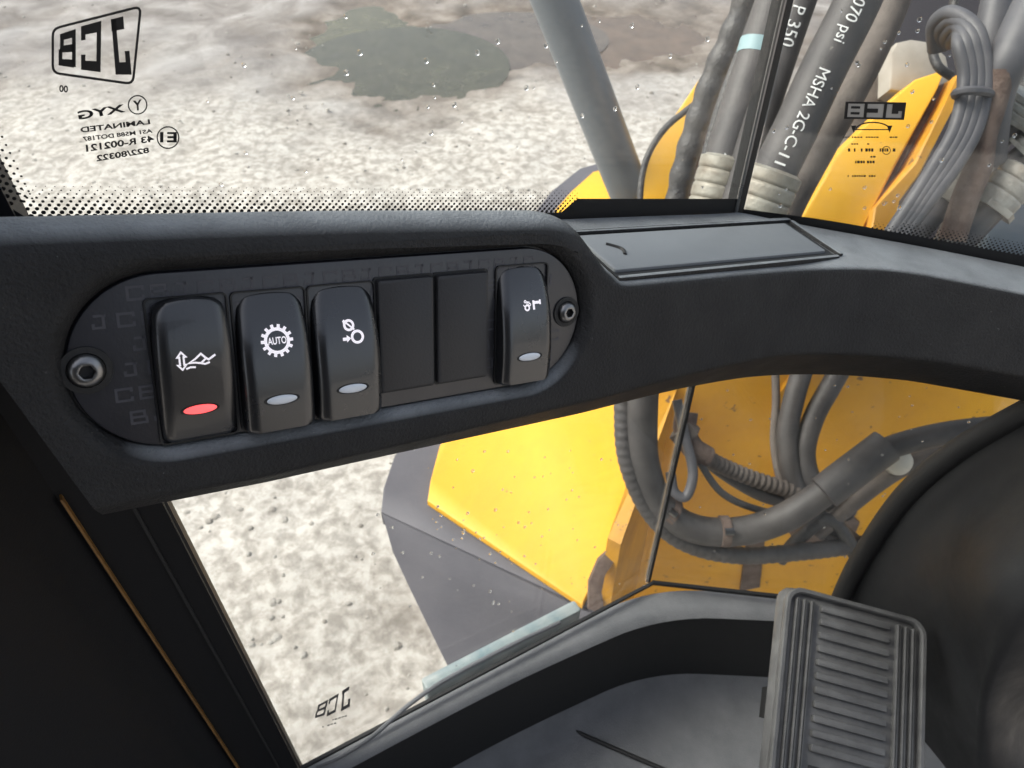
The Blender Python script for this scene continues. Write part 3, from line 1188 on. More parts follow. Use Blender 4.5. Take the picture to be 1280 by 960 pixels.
m.build('approval_print', M['ink'], sw_, smooth=False, fix=False)

# corner seal between the two upper panes
m = MB()
m.box(SEAM + Z * H, A_DIR, BK, Z, (-.0032, .0020), (-.0012, .0075), (-.262, .42))
seal = m.build('corner_seal', M['black'])
tag(seal, 'thin black upright seal joining windscreen and corner pane', 'seal')
m = MB()
m.tube([SEAM + A_DIR * -.0036 + BK * -.0008 + Z * (H + z) for z in (-.262, .1, .42)], .0012, 8)
m.build('seal_lip', M['steel'], seal)

# lower panes
GB = -.628
lw_ = thing('lower_window', 'lower front pane below the dashboard with small maker mark by its bottom edge', 'window', pa(-.17, GB))
panel_on(pa, [(A_L, GB), (-.006, GB), (-.006, wind_bottom(0) - .05), (A_L, wind_bottom(A_L) - .05)], .006).build('pane', M['glass'], lw_, smooth=False)
m = MB()
for ch, q in (('J', [(421, 893), (438, 884), (439, 856), (424, 866)]), ('C', [(408, 896), (420, 890), (424, 866), (411, 874)]), ('B', [(393, 898), (406, 894), (411, 874), (396, 882)])):
    put_quad(m, [stroke(ln, .17) for ln in LETTER[ch]], q, pA)
rs = random.Random(5)
for k, y in enumerate((903, 908)):
    x = 403
    while x < 432 - k * 8:
        w = rs.uniform(1.5, 3.5)
        vs = [(x, y - (x - 403) * .3), (x + w, y - (x + w - 403) * .3), (x + w, y + 1.6 - (x + w - 403) * .3), (x, y + 1.6 - (x - 403) * .3)]
        if rs.random() < .7: m.add([pA(*p) for p in vs], [(0, 1, 2, 3)])
        x += w + 1.2
m.build('maker_mark', M['faded'], lw_, smooth=False, fix=False)
m = MB()
m.box(SEAM + Z * H, A_DIR, BK, Z, (A_L + .001, -.0005), (-.003, -.0004), (GB, GB + .0035))
m.build('bottom_seal', M['black'], lw_)
m = MB()
m.box(SEAM + Z * H, A_DIR, BK, Z, (A_L + .0005, A_L + .002), (-.003, -.0004), (GB + .004, -.19))
m.build('side_seal', M['black'], lw_)

ld = thing('lower_side_window', 'lower corner pane in front of the yellow chassis and looping hoses', 'window', pd(.12, GB))
panel_on(pd, [(-.002, GB), (.42, GB), (.42, -.27), (-.002, -.27)], .006).build('pane', M['glass'], ld, smooth=False)
m = MB()
m.box(SEAM + Z * H, D_DIR, D_NRM, Z, (-.001, .42), (-.0034, -.0005), (GB, GB + .004))
m.build('bottom_seal', M['black'], ld)
m = MB()
m.box(SEAM + Z * H, D_DIR, D_NRM, Z, (-.0062, -.0022), (-.001, .0065), (GB, -.27))
seal2 = m.build('corner_seal', M['black'])
tag(seal2, 'thin black joint between the two lower panes', 'seal')

# rain drops on the outside faces
def drops(fn, spots, parent):
    global m
    m = MB()
    for (a, z, r) in spots:
        n = 8
        rings = []
        for h, k in ((0, 1), (.35, .88), (.6, .75), (.68, .15)):
            rings.append([fn(a + r * k * math.cos(2 * math.pi * i / n), z + r * 1.15 * k * math.sin(2 * math.pi * i / n) - r * .15 * h, .0061 + r * h) for i in range(n)])
        m.loft(rings, caps=True)
    o = m.build('rain_drops', M['drop'], parent, fix=True)
    o['kind'] = 'stuff'
rd = random.Random(11)
def inv_a(u, v):
    p = on_a(u, v, .006) - SEAM
    return p.dot(A_DIR), p.z - H
def inv_d(u, v):
    p = on_d(u, v, .006) - SEAM
    return p.dot(D_DIR), p.z - H
sp = [(*inv_a(u, v), .0011) for u, v in ((433, 91), (450, 66), (533, 76), (622, 52), (683, 57), (790, 32), (728, 145), (769, 136), (797, 109), (568, 131), (539, 166), (597, 66), (658, 110), (838, 70), (885, 49))]
sp += [(*inv_a(rd.uniform(250, 880), rd.uniform(5, 235)), rd.uniform(.0004, .0008)) for _ in range(22)]
drops(pa, sp, ws)
sp = [(*inv_a(rd.gauss(600, 70), rd.gauss(690, 65)), rd.uniform(.0006, .0014)) for _ in range(60)]
sp += [(*inv_a(rd.uniform(460, 780), rd.uniform(560, 740)), rd.uniform(.0005, .001)) for _ in range(40)]
sp = [q for q in sp if A_L + .01 < q[0] < -.012 and GB + .01 < q[1] < -.3]
drops(pa, sp, lw_)
sp = [(*inv_d(rd.uniform(870, 1240), rd.uniform(480, 700)), rd.uniform(.0005, .0011)) for _ in range(45)]
sp = [q for q in sp if .004 < q[0] < .4 and GB + .01 < q[1] < -.3]
drops(pd, sp, ld)
sp = [(*inv_d(rd.uniform(960, 1270), rd.uniform(10, 260)), rd.uniform(.0005, .0012)) for _ in range(35)]
sp = [q for q in sp if .006 < q[0] < .4]
drops(pd, sp, sw_)

# ================================================================== CAB INSIDE
# left pillar: black trim outside the glass edge, a dull yellow strip, dark door trim coming towards the seat
pil = thing('cab_pillar', 'black left cab pillar with a thin dull yellow strip', 'pillar', pa(A_L - .02, -.78))
m = MB()
m.box(SEAM + Z * H, A_DIR, BK, Z, (A_L - .044, A_L), (-.004, .03), (-.80, .42))
m.build('glass_frame', M['trim'], pil)
m = MB()
m.box(SEAM + Z * H, A_DIR, BK, Z, (A_L - .012, A_L - .0105), (-.0055, -.004), (-.80, -.19))
m.build('seal_lip', M['black'], pil)
m = MB()
m.box(SEAM + Z * H, A_DIR, BK, Z, (A_L - .0340, A_L - .0330), (-.0075, .0), (-.80, -.262))
m.build('yellow_strip', M['gold'], pil)  # thin dull yellow strip on the face of the frame
# rounded trim panel
p0 = SEAM + A_DIR * (A_L - .0345) + BK * -.003
m = MB()
prof = [(0, 0), (-.010, -.012), (-.022, -.03), (-.04, -.052), (-.066, -.075), (-.10, -.10), (-.15, -.13), (-.22, -.16)]
rings = []
for zr in (-.80, -.6, -.45, -.3, -.1, .1, .42):
    rings.append([p0 + A_DIR * x + BK * y + Z * (H + zr) for x, y in [tuple(q) for q in spline(prof, 4)]])
m.loft(rings, closed=False)
m.build('door_trim', M['trim'], pil)

# floor: sill, inner wall and rubber mat as one moulded sheet
ZS, ZM = -.634, -.762
m = MB()
corner = Vector((SEAM.x, SEAM.y, 0))
cl = []
for a in [-.42 + i * .02 for i in range(18)]: cl.append(corner + A_DIR * a)
for k in range(9):
    t = k / 8
    p, q, r_ = corner + A_DIR * -.06, corner, corner + D_DIR * .06
    cl.append(p * (1 - t) ** 2 + q * 2 * t * (1 - t) + r_ * t * t)
for e in [.08 + i * .02 for i in range(16)]: cl.append(corner + D_DIR * e)
wid = []
rows = [(-.0005, ZS), (.008, ZS + .001), (.012, ZS + .0005), (.0155, ZS - .004), (.0165, ZS - .03), (.0160, ZS - .07), (.0165, ZS - .11), (.019, ZM + .014), (.026, ZM + .005), (.038, ZM + .001), (.052, ZM)]
rings = []
for i, p in enumerate(cl):
    t = (cl[min(i + 1, len(cl) - 1)] - cl[max(i - 1, 0)]).normalized()
    nrm = Vector((t.y, -t.x, 0))                # into the cab
    aa_ = (p - corner).dot(A_DIR)
    gain = 1.0 + .7 * math.exp(-((p - corner).length / .12) ** 2)
    rings.append([p + nrm * (d * gain if d < .05 else d + .01 * gain) + Z * (H + z + .0012 * noise.noise(Vector((p.x * 9, p.y * 9, d * 14))) * (d > .06)) for d, z in rows])
m.loft([r_[6:] for r_ in rings], closed=False)
inner = [r_[-1] for r_ in rings]
far_ = [Vector((.50, -.60, H + ZM)), Vector((-.60, -.60, H + ZM))]
m.add(inner + far_, [tuple(range(len(inner) + 2))])
fl = m.build('floor_mat', M['rubber'], angle=60)
m = MB()
m.loft([r_[3:7] for r_ in rings], closed=False)
m.build('inner_wall', M['black'], fl, angle=60)  # the wall's shade is put into its colour as black
m = MB()
m.loft([r_[:4] for r_ in rings], closed=False)
m.build('sill_edge', M['rubber'], fl, angle=60)
tag(fl, 'dark grey rubber floor mat with raised edge below the lower glass', 'floor mat')
# mat groove and moulded lines
def groove(pts, r, mt, name):
    mm_ = MB()
    w = []
    for u, v in pts:
        q = ray(u, v)
        w.append(C + q * ((ZM + .002) / q.z))
    mm_.tube([Vector(p) for p in spline([tuple(x) for x in w], 8)], r, 8)
    return mm_.build(name, mt, fl)
groove([(716, 908), (722, 915), (760, 932), (830, 962), (900, 990)], .0022, M['black'], 'mat_groove')
groove([(760, 880), (830, 856), (900, 846), (930, 850)], .0012, M['rubber'], 'mat_ridge')
m = MB()
tr = [Vector(p) for p in spline([tuple(at(*c)) for c in ((396, 958, .595), (425, 946, .592), (466, 920, .592), (510, 882, .60), (560, 848, .613), (640, 806, .635), (700, 778, .655))], 8)]
m.tube(tr, .0018, 8)
e_ = m.build('edge_trim', M['rubber'], fl)

# outer sill, pale strip just outside the lower glass
m = MB()
m.box(SEAM + Z * H, A_DIR, BK, Z, (-.225, -.072), (.009, .021), (GB - .05, GB - .002), .002)
o = m.build('outer_sill', M['sill'])
tag(o, 'pale blue-grey outer sill strip along the bottom of the lower front pane', 'sill')

# moulded cover with piped edge, lower right
cov = thing('console_cover', 'curved black moulded console cover with piped rubber edge beside the pedal', 'console', at(1230, 960, .52))
R_ = [
    [(1035, 800, .735), (1050, 752, .690), (1078, 696, .645), (1130, 622, .58), (1200, 562, .53), (1300, 506, .48)],
    [(1060, 815, .725), (1073, 764, .680), (1098, 710, .632), (1148, 640, .568), (1216, 582, .518), (1310, 528, .468)],
    [(1092, 855, .68), (1108, 795, .645), (1132, 738, .60), (1178, 670, .545), (1242, 614, .50), (1330, 560, .45)],
    [(1150, 920, .63), (1162, 850, .59), (1180, 790, .555), (1215, 722, .478), (1275, 665, .45), (1360, 610, .415)],
    [(1205, 990, .58), (1210, 900, .54), (1219, 835, .51), (1245, 765, .452), (1305, 705, .428), (1390, 650, .40)],
    [(1235, 1040, .58), (1240, 950, .54), (1252, 880, .51), (1285, 810, .455), (1345, 750, .43), (1430, 700, .40)],
    [(1330, 1100, .60), (1340, 1000, .57), (1350, 930, .75), (1390, 860, .52), (1450, 800, .49), (1540, 750, .46)],
]
grid = [spline([tuple(at(*c)) for c in row], 6) for row in R_]
cols2 = list(zip(*grid))
cols2 = [spline(list(c), 5) for c in cols2]
m = MB()
m.loft([[Vector(p) for p in c] for c in cols2], closed=False)
m.build('shell', M['cover'], cov, angle=180)
m = MB()
m.tube([Vector(p) for p in spline([tuple(at(*c)) for c in R_[0]], 10)], .0085, 12)
m.build('edge_piping', M['black'], cov)

# accelerator pedal
ped = thing('accelerator_pedal', 'ribbed black rubber accelerator pedal above the floor mat', 'pedal', at(1040, 1000, .66))
q1, q2, q3 = at(980, 728, .575), at(1158, 776, .570), at(938, 985, .515)
px_ = (q2 - q1).normalized()
py_ = (q3 - q1)
py_ = (py_ - px_ * py_.dot(px_)).normalized()
pz_ = px_.cross(py_)
if pz_.dot(C - q1) < 0: pz_ = -pz_
PW, PL = (q2 - q1).length, (q3 - q1).length + .02
m = MB()
m.box(q1, px_, py_, pz_, (0, PW), (0, PL), (-.012, .0), .008)
pad = m.build('pad', M['pedal'], ped)
def prib(x, y, h=.0035, name='rib', mt='pedal'):
    k = MB()
    k.box(q1, px_, py_, pz_, x, y, (-.001, h), .0009)
    return k.build(name, M[mt], pad)
k = MB()
def pring(ins, h): return [q1 + px_ * x + py_ * y + pz_ * h for x, y in rrect(.0015 + ins, PW - .0015 - ins, .0015 + ins, PL - .0015 - ins, .012 - ins * .8, 5)]
k.loft([pring(0, -.001), pring(0, .0040), pring(.0008, .0050), pring(.0030, .0050), pring(.0038, .0040), pring(.0038, -.001)])
k.build('border', M['pedal'], pad)
for k in range(3):
    prib((.009 + k * .0055, .012 + k * .0055), (.009, PL - .006), .004)
    prib((PW - .012 - k * .0055, PW - .009 - k * .0055), (.009, PL - .006), .004)
for k in range(11):
    prib((.028, PW - .028), (.010 + k * .0095, .0148 + k * .0095), .004)
prib((.028, PW - .028), (.118, .150), .0005, 'dark_section', 'black')  # flat black section where the ribs stop
for k in range(3):
    prib((.028, PW - .028), (.154 + k * .0095, .1588 + k * .0095), .004)
m = MB()
m.box(q1, px_, py_, pz_, (PW * .35, PW * .65), (PL * .35, PL * .5), (-.13, -.012))
m.build('pedal_arm', M['black'], ped)

# unseen roof strip and rear wall, added and sized to control light inside
m = MB()
m.box(C, Vector((1, 0, 0)), Vector((0, 1, 0)), Z, (-.75, .80), (-.95, -.60), (.46, .52), .01)
ro = m.build('roof_blocker', M['roof'])
tag(ro, 'flat dark unseen cab lining added to block light', 'roof')
m = MB()
m.box(C, Vector((1, 0, 0)), Vector((0, 1, 0)), Z, (-.75, .80), (-.99, -.951), (-.80, .52), .01)
ro = m.build('rear_wall_blocker', M['roof'])
tag(ro, 'dark cab rear wall added out of view to keep the dash face dark', 'wall')

# ================================================================== OUTSIDE: MUDGUARD, CHASSIS, HOSES
# front mudguard: grey plastic shell with a yellow top panel
ZF = H - .93
fen = thing('mudguard', 'grey plastic mudguard with bright yellow top panel outside the lower pane', 'mudguard', atz(640, 640, ZF - .3))
def slab(name, pts, thick, mt, parent, bev=.004):
    """plate from an outline of world points, thickened downwards"""
    pts = [Vector(p) for p in pts]
    c = sum(pts, Vector()) / len(pts)
    nrm = Vector()
    for a, b in zip(pts, pts[1:] + pts[:1]): nrm += (a - c).cross(b - c)
    nrm.normalize()
    if nrm.dot(C - c) < 0: nrm = -nrm
    k = MB()
    def ins(d): return [p + (c - p).normalized() * d for p in pts]
    k.loft([[p - nrm * thick for p in pts], [p - nrm * bev for p in pts], [p - nrm * bev * .3 for p in ins(bev * .3)], ins(bev)], caps=True)
    return k.build(name, mt, parent, angle=35)
def fz(u, v, dz=0): return atz(u, v, ZF + dz)
outl = [(476, 640), (479, 610), (492, 572), (588, 410), (660, 275), (690, 238), (725, 210), (760, 200), (800, 206), (815, 300), (806, 500), (790, 620), (745, 765)]
slab('grey_shell', [fz(u, v) for u, v in outl[:-1]] + [fz(745, 765)], .03, M['guard'], fen)
yl = [(534, 626), (538, 600), (549, 558), (628, 410), (694, 262), (715, 238), (742, 214), (768, 208), (800, 230), (812, 300), (802, 500), (790, 600), (772, 660), (748, 715), (728, 756)]
slab('yellow_panel', [fz(u, v, .012) for u, v in yl], .010, M['yellow'], fen)
# mud flap sloping to the ground in front
f0, f1, f2 = fz(476, 640, -.002), fz(745, 768, -.002), atz(572, 860, ZF - .12)
fn_ = (f1 - f0).cross(f2 - f0)
def onflap(u, v):
    r = ray(u, v)
    return C + r * (fn_.dot(f0 - C) / fn_.dot(r))
fl_pts = [f0, f1, onflap(690, 790), f2, onflap(548, 812), onflap(514, 742), onflap(490, 690)]
slab('mud_flap', fl_pts, .012, M['guard'], fen)

# yellow chassis wall behind the corner panes
cha = thing('yellow_chassis', 'yellow machine chassis wall behind the hoses', 'chassis', (0.5, .76, 0))
YW = .72
def wal(u, v, off=0):
    r = ray(u, v)
    return C + r * ((YW - off) / r.y)
def px_box(name, x, y, z, mt, parent, bev=.004):
    k = MB()
    k.box(Vector((0, 0, 0)), Vector((1, 0, 0)), Z, Vector((0, -1, 0)), x, z, (-y[1], -y[0]), bev)
    return k.build(name, mt, parent)
px_box('side_plate', (.19, 1.5), (YW, YW + .03), (.05, .95), M['amber'], cha)
k = MB()
k.hexa([Vector(p) for p in ((.118, .555, .1), (.133, .545, .1), (.215, .72, .1), (.195, .72, .1), (.118, .555, .80), (.133, .545, .80), (.215, .72, .90), (.195, .72, .90))])
k.build('fold_flange', M['orange'], cha, smooth=False)
def patch(name, ctrl, mt, th=.006):
    return slab(name, [wal(u, v, .006) for u, v in ctrl], th, mt, cha, .002)
slab('hook', [at(u, v, .98) for u, v in ((735, 762), (736, 728), (748, 700), (768, 682), (772, 696), (757, 718), (752, 742), (756, 768))], .012, M['rust'], cha, .002)
patch('brown_patch', [(985, 665), (1000, 640), (1050, 632), (1075, 655), (1060, 690), (1010, 700)], M['rust'])  # brown patch laid on the chassis wall
patch('gusset', [(935, 668), (958, 660), (950, 735), (925, 740)], M['rust'])
patch('gusset', [(968, 500), (990, 470), (1000, 600), (972, 640)], M['orange'])
# pale bolt
k = MB()
bc = at(1124, 578, .90)
bx, by, bz = Vector((1, 0, 0)), Vector((0, .5, .87)), Vector((0, -.87, .5))
k.loft([[bc + (bx * math.cos(a) + by * math.sin(a)) * r + bz * h for a in [2 * math.pi * i / 18 for i in range(18)]] for r, h in ((.0165, -.02), (.0165, -.002), (.0150, .003), (.010, .006), (.004, .0072))], caps=True)
k.build('bolt', M['boltcap'], cha)
k = MB()
k.tube([bc - bz * .012, bc - bz * .05], .012, 10)
k.build('bolt_shank', M['rust'], cha)


def hose(label, ctrl, r, mt='hose', name='hydraulic_hose', wave=None, group=None, parent=None, step=None, seg=16):
    p = path(ctrl, 10) if wave is None else path_dense(ctrl, wave[0] / 6)
    k = MB()
    k.tube(p, r, seg, wave=wave)
    if parent is not None:
        return k.build(name, M[mt], parent, angle=60), p
    t = thing(name, label, 'hose', min(p, key=lambda q: q.z), group)
    k.build('rubber', M[mt], t, angle=60)
    return t, p


def hose_text(t, p, r, txt, start, size, mt='hoseprint'):
    vs, fs = text2d(txt, size)
    L = [0]
    for a, b in zip(p, p[1:]): L.append(L[-1] + (b - a).length)
    def pos(l):
        for i in range(len(p) - 1):
            if l <= L[i + 1] or i == len(p) - 2:
                q = (l - L[i]) / (L[i + 1] - L[i])
                return p[i].lerp(p[i + 1], q), (p[i + 1] - p[i]).normalized()
    out = []
    for x, y in vs:
        c, tg = pos(start + x)
        mdir = C - c
        mdir = (mdir - tg * mdir.dot(tg)).normalized()
        w = mdir.cross(tg)
        ph = (y - size * .35) / r
        out.append(c + (mdir * math.cos(ph) + w * math.sin(ph)) * (r + .0007))
    return mesh_obj('print', out, fs, M[mt], t, smooth=False, fix=False)


def ferrule(t, a, b, r, name='ferrule', mt='ferrule', rings=4):
    k = MB()
    n = 40
    pts = [a.lerp(b, i / n) for i in range(n + 1)]
    rr = []
    for i in range(n + 1):
        q = i / n
        e = 1.0 - .12 * (q < .04) - .10 * (q > .95)
        e -= .07 * max(0, math.cos(q * rings * 2 * math.pi)) ** 6
        rr.append(r * e)
    k.tube(pts, rr, 20)
    return k.build(name, M[mt], t, angle=50)


# --- lower panes: looping hoses
GL = 'hoses looping across the yellow chassis'
hose('thick grey hose sweeping in a wide bowl across the yellow chassis', [(808, 430, .84), (803, 520, .86), (806, 580, .88), (825, 630, .90), (865, 660, .91), (925, 664, .91), (985, 645, .90), (1045, 604, .88), (1100, 565, .87), (1180, 542, .86), (1290, 530, .85)], [.0172] * 62 + [.0172 - .00023 * i for i in range(19)] + [.0130] * 20, group=GL)
t, p = hose('thick rubber sleeve joint on the sweeping hose near the pale bolt', [(1030, 616, .868), (1060, 593, .864), (1108, 557, .860)], .0198, name='hose_sleeve', group=GL)
hose('ribbed grey hose hugging the outside of the wide bowl hose', [(783, 430, .86), (779, 520, .87), (785, 580, .88), (812, 640, .90), (855, 678, .92), (920, 694, .93), (1000, 690, .94), (1080, 680, .95), (1150, 668, .96)], [.0135] * 1, wave=None, group=GL) if False else None
hose('ribbed thinner hose hugging the outside of the wide bowl hose', [(783, 430, .86), (779, 520, .87), (785, 580, .88), (812, 640, .90), (855, 678, .92), (920, 694, .93), (1000, 690, .94), (1080, 680, .95), (1150, 668, .96)], .0105, wave=(.010, .035), group=GL)
hose('upright grey hose curving down behind the bowl hose, left of a pair', [(1010, 440, .95), (992, 500, .95), (984, 550, .95), (992, 600, .95), (1020, 645, .96), (1060, 675, .97)], .0130, group=GL)
hose('upright grey hose bending into the bowl hose, right of a pair', [(1068, 430, .95), (1040, 480, .95), (1016, 525, .95), (1006, 570, .95), (1020, 610, .95), (1060, 640, .97)], .0130, group=GL)
hose('ribbed conduit running from the elbow to the middle of the chassis', [(862, 548, .91), (880, 570, .91), (920, 590, .93), (965, 606, .94), (1010, 618, .95)], .0095, mt='hose_brown', wave=(.008, .09), name='cable_conduit', group=GL)
hose('smooth conduit just under the ribbed conduit', [(868, 560, .93), (900, 588, .94), (950, 618, .95), (1000, 632, .96)], .008, name='cable_conduit', group=GL)
hose('small cable loop hanging beside the glass joint', [(846, 500, .88), (856, 545, .88), (866, 590, .88), (858, 620, .88), (843, 615, .88), (838, 590, .88)], .0058, mt='cable', name='cable_loop', group=GL)
hose('rusty pipe passing under the pale bolt', [(1020, 668, .95), (1075, 622, .93), (1120, 590, .92), (1180, 562, .92), (1280, 550, .92)], .0100, mt='hose_brown', name='steel_pipe', group=GL)
hose('short muddy hose dropping behind the crossing hoses', [(1020, 600, .965), (1040, 650, .965), (1085, 690, .965)], .0095, mt='hose_brown', group=GL)
hose('thin cable sagging below the ribbed conduit', [(872, 575, .90), (905, 618, .90), (960, 640, .92), (1010, 640, .93), (1060, 610, .93)], .0042, mt='hose_dark', name='thin_cable', group=GL)
hose('thin cable rising beside the upright pair of hoses', [(968, 440, .96), (970, 500, .96), (968, 560, .96), (984, 620, .95), (1030, 668, .95), (1075, 690, .95)], .0050, mt='hose_brown', name='thin_cable', group=GL)
hose('dirty hose stub crossing under the sleeve', [(975, 700, .97), (1000, 672, .95), (1030, 650, .94), (1052, 662, .94), (1072, 700, .95)], .0085, mt='hose_dark', group=GL)
for cu_, cv_ in ((905, 664), (836, 640)):
    t = thing('hose_clamp', ('worn metal clamp at the lowest point of the wide bowl hose' if cu_ == 905 else 'worn metal clamp where the wide bowl hose turns upward'), 'clamp', at(cu_, cv_, .90))
    d_ = (at(925, 664, .91) - at(880, 664, .91)).normalized() if cu_ == 905 else (at(865, 660, .91) - at(825, 630, .90)).normalized()
    c0 = at(cu_, cv_, .909 if cu_ == 905 else .905)
    k = MB()
    k.tube([c0 - d_ * .005, c0 + d_ * .005], .0186, 18)
    k.build('band', M['rust'], t)
    k = MB()
    k.tube([c0 + Vector((0, -.012, .016)) - d_ * .004, c0 + Vector((0, -.012, .016)) + d_ * .006], .0042, 6)
    k.build('clamp_screw', M['steel'], t)
# elbow fitting
t = thing('pipe_elbow', 'dirty steel pipe elbow at the start of the ribbed conduit', 'fitting', at(862, 560, .9))
k = MB()
k.tube(path([(858, 515, .90), (856, 540, .90), (866, 560, .90), (884, 572, .905)], 8), .0135, 14)
k.build('elbow', M['rust'], t)
k = MB()
k.tube([at(850, 535, .898), at(862, 548, .898)], .017, 6)
k.build('nut', M['hose_brown'], t)

# --- upper panes: grey stay tube
t = thing('stay_tube', 'stout blue-grey painted tube rising from the mudguard outside the windscreen', 'tube', at(838, 372, 1.22))
k = MB()
k.tube([at(670, -60, .92).lerp(at(838, 372, 1.22), i / 8) for i in range(9)], .0285, 28)
k.build('tube', M['post'], t)
k = MB()
k.tube([at(838, 372, 1.22), at(826, 342, 1.20)], .045, 20)
k.build('foot_flange', M['post'], t)

# yellow lift arm end seen right of the tube
arm = thing('lift_arm', 'yellow lift arm plate behind the dirty black hose', 'lift arm', at(840, 300, 1.1))
slab('arm_plate', [at(u, v, 1.08) for u, v in ((884, 84), (852, 132), (820, 178), (804, 215), (798, 262), (800, 330), (880, 330), (905, 230), (930, 110))], .05, M['yellow'], arm)
slab('dirty_rail', [at(u, v, .98) for u, v in ((915, 70), (892, 110), (862, 200), (842, 268), (870, 300), (900, 230), (935, 120), (945, 80))], .03, M['rust'], arm)
hose('thin black cable running down the edge of the yellow lift arm', [(885, 118, 1.0), (858, 138, 1.0), (832, 160, 1.0), (812, 190, 1.0), (802, 225, 1.0), (800, 280, 1.0), (806, 330, 1.0)], .0042, mt='hose_dark', name='thin_cable')
t, p = hose('oily black lumpy hose left of the corner seal', [(948, -50, .72), (925, 20, .74), (892, 95, .76), (866, 170, .78), (848, 240, .80), (838, 320, .82)], .0120, mt='hose_dark', wave=(.028, .08))
hose('thin black cable threaded between the lumpy hose and the pale ferrule hose', [(965, -40, .68), (936, 40, .69), (905, 120, .70), (884, 190, .71), (868, 260, .72), (860, 320, .74)], .0048, mt='hose_dark', name='thin_cable')
hose('thin rusty pipe behind the oily lumpy hose', [(938, 30, .86), (905, 95, .86), (880, 165, .87), (858, 240, .88), (850, 310, .9)], .0075, mt='rust', name='steel_pipe')
HG = 'printed hydraulic hoses beside the corner seal'
FEET = []
t, p = hose('grey hydraulic hose left of the corner seal ending in a pale ferrule', [(985, -60, .61), (962, 20, .615), (935, 100, .62), (908, 185, .625), (893, 240, .63), (880, 300, .64)], .0150, group=HG)
k = MB()
k.tube([at(950, 52, .617), at(945, 70, .6185)], .0157, 16)
k.build('tape_band', M['teal'], t)
ferrule(t, at(907, 196, .623), at(886, 268, .634), .0195); FEET.append(880)
hose_text(t, p, .0150, '4SH', .165, .009)
t, p = hose('grey hydraulic hose printed P 350 right of the corner seal', [(1018, -50, .60), (995, 15, .60), (968, 95, .605), (940, 180, .61), (922, 240, .615), (906, 300, .62)], .0125, group=HG)
hose_text(t, p, .0125, 'P 350', .044, .0095)
t, p = hose('stout grey hose printed 0070 psi MSHA ending in a pale ribbed ferrule', [(1098, -60, .57), (1068, 10, .575), (1030, 85, .58), (995, 160, .585), (968, 215, .59), (945, 275, .60)], .0170, group=HG)
hose_text(t, p, .0170, '0070 psi', .037, .0082)
hose_text(t, p, .0170, 'MSHA 2G-C-11', .097, .0080)
ferrule(t, at(969, 212, .588), at(938, 284, .602), .0220)
hose('muddy brown hose behind the stout printed hose', [(1136, -50, .70), (1110, 20, .70), (1072, 100, .70), (1028, 180, .70), (990, 250, .70), (965, 310, .70)], .0140, mt='hose_brown', group=HG)

# dark frame, brown pin housing, yellow link plate
link = thing('boom_link', 'yellow boom link plate with rusty recess and dark pivot housing', 'boom link', at(1080, 330, .85))
slab('link_plate', [at(u, v, .80) for u, v in ((1116, 124), (1146, 98), (1182, 86), (1174, 108), (1122, 205), (1076, 292), (1046, 350), (965, 350), (994, 285), (1044, 195))], .045, M['yellow'], link)
slab('rusty_recess', [at(u, v, .815) for u, v in ((1176, 105), (1192, 98), (1186, 130), (1130, 235), (1092, 330), (1050, 340), (1075, 290), (1122, 205))], .03, M['rust'], link)
slab('orange_flange', [at(u, v, .79) for u, v in ((1198, 92), (1206, 100), (1196, 128), (1150, 220), (1122, 255), (1105, 330), (1082, 330), (1092, 262), (1140, 205), (1182, 128))], .03, M['orange'], link)
slab('end_bracket', [at(u, v, .84) for u, v in ((1114, 66), (1122, 52), (1140, 48), (1165, 52), (1184, 70), (1190, 100), (1150, 118), (1112, 112))], .04, M['pale'], link)
k = MB()
k.tube([at(1084, 84, .90), at(1050, 200, .90), at(1030, 262, .90)], [.030, .040, .040], 24)
k.build('pin_housing', M['hose_brown'], link)
slab('frame_plate', [at(u, v, 1.15) for u, v in ((1075, -80), (1330, -80), (1330, 330), (1150, 330), (1120, 110), (1082, 95))], .04, M['dark'], link)

# bundle of grey cables looping over
hose('thin black cable hooked behind the top of the looped cables', [(1190, -40, .70), (1192, 10, .70), (1178, 40, .70), (1166, 58, .69), (1172, 82, .68), (1190, 96, .68)], .0040, mt='hose_dark', name='thin_cable')
hose('black hose slanting behind the pale fittings', [(1300, 90, .72), (1262, 150, .72), (1228, 215, .72), (1196, 275, .72), (1170, 330, .72)], .0110, mt='hose_dark')
CG = 'grey cables tied in a looping bundle'
labs = ['outermost', 'second', 'third', 'innermost']
for i in range(4):
    k_ = i * 9
    hose('grey cable of the tied loop, %s of four strands' % labs[i], [(1168 + k_ * .6, 62 - i * 2, .66), (1168 + k_ * .8, 30 + k_ * .7, .64), (1190 + k_ * .3, 16 + k_ * .9, .62), (1222 - k_ * .9, 40 + k_ * .6, .60), (1232 - k_, 100, .60), (1220 - k_, 160, .60), (1192 - k_, 210, .60), (1158 - k_ * .8, 255, .60), (1112 - k_ * .6, 315, .61)], .0058 - .0003 * i, mt='cable', name='looped_cable', group=CG)
t = thing('cable_tie', 'grey tie strap round the looped cables', 'cable tie', at(1216, 122, .6))
k = MB()
for r0 in (0,):
    ring = [at(1216 + 22 * math.cos(a), 118 + 5 * math.sin(a), .598 + .012 * math.sin(a)) for a in [2 * math.pi * i / 24 for i in range(25)]]
    k.tube(ring, .0035, 8)
k.build('strap', M['cable'], t)
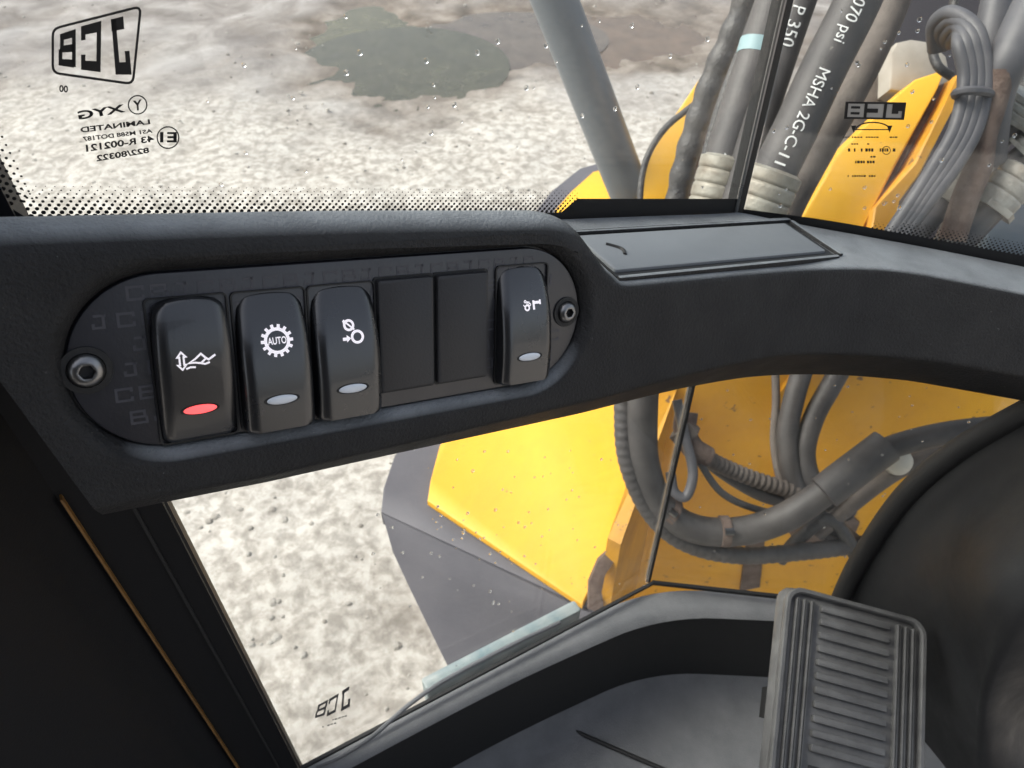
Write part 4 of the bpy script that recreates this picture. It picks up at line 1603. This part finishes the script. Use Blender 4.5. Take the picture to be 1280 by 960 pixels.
hose('grey hose leaning across the top of the pale fittings', [(1325, -60, .60), (1290, 10, .60), (1262, 70, .60), (1244, 110, .61), (1236, 150, .62), (1232, 200, .64)], .0155, mt='cable')
hose('second grey hose leaning behind the cable loop', [(1262, -60, .66), (1246, 0, .66), (1238, 50, .66), (1232, 110, .67), (1226, 180, .68)], .0125, mt='cable')
hose('rust brown hose dropping between the pale fittings', [(1250, 90, .60), (1240, 130, .605), (1228, 170, .61), (1222, 210, .615), (1206, 250, .62), (1190, 300, .63)], .0105, mt='rust')
# pale ribbed fittings
FG = 'pale zinc hose fittings'
for (a, b, r, lab) in (((1222, 196), (1128, 306), .0135, 'pale zinc hose fitting beside the cable bundle'), ((1282, 212), (1186, 314), .0140, 'pale zinc hose fitting right of the rust brown hose'),
                       ((1290, 120), (1236, 176), .016, 'pale zinc hose fitting high behind the rust brown hose'), ((1320, 168), (1256, 226), .016, 'pale zinc hose fitting at the far end of the row')):
    t = thing('hose_fitting', lab, 'fitting', at(b[0], b[1], .66), FG)
    A_, B_ = at(a[0], a[1], .63), at(b[0], b[1], .66)
    ferrule(t, A_, A_.lerp(B_, .42), r * 1.25, 'collar', 'fitting', 3)
    k = MB()
    k.tube([A_.lerp(B_, .40), A_.lerp(B_, .47)], r * 1.55, 6)
    k.build('hex_nut', M['fitting'], t, angle=20)
    k = MB()
    k.tube([A_.lerp(B_, .44), A_.lerp(B_, .8), B_], r * .95, 16)
    k.build('pipe', M['cable'], t)
# spool of grey plastic guard at the very right and hidden manifold carrying the ferrules
t = thing('valve_block', 'dirty grey valve block below the hose ends', 'valve block', at(1060, 420, .72))
k = MB()
mbx = [at(u, v, d) for d in (.80, .64) for u, v in ((868, 415), (1330, 430), (1330, 322), (868, 302))]
k.hexa(mbx)
k.build('body', M['rust'], t, smooth=False)
slab('blue_guard', [at(u, v, .70) for u, v in ((1255, 262), (1275, 240), (1300, 236), (1330, 250), (1330, 320), (1230, 320), (1236, 285))], .03, M['post'], t)
bpy.context.view_layer.update()
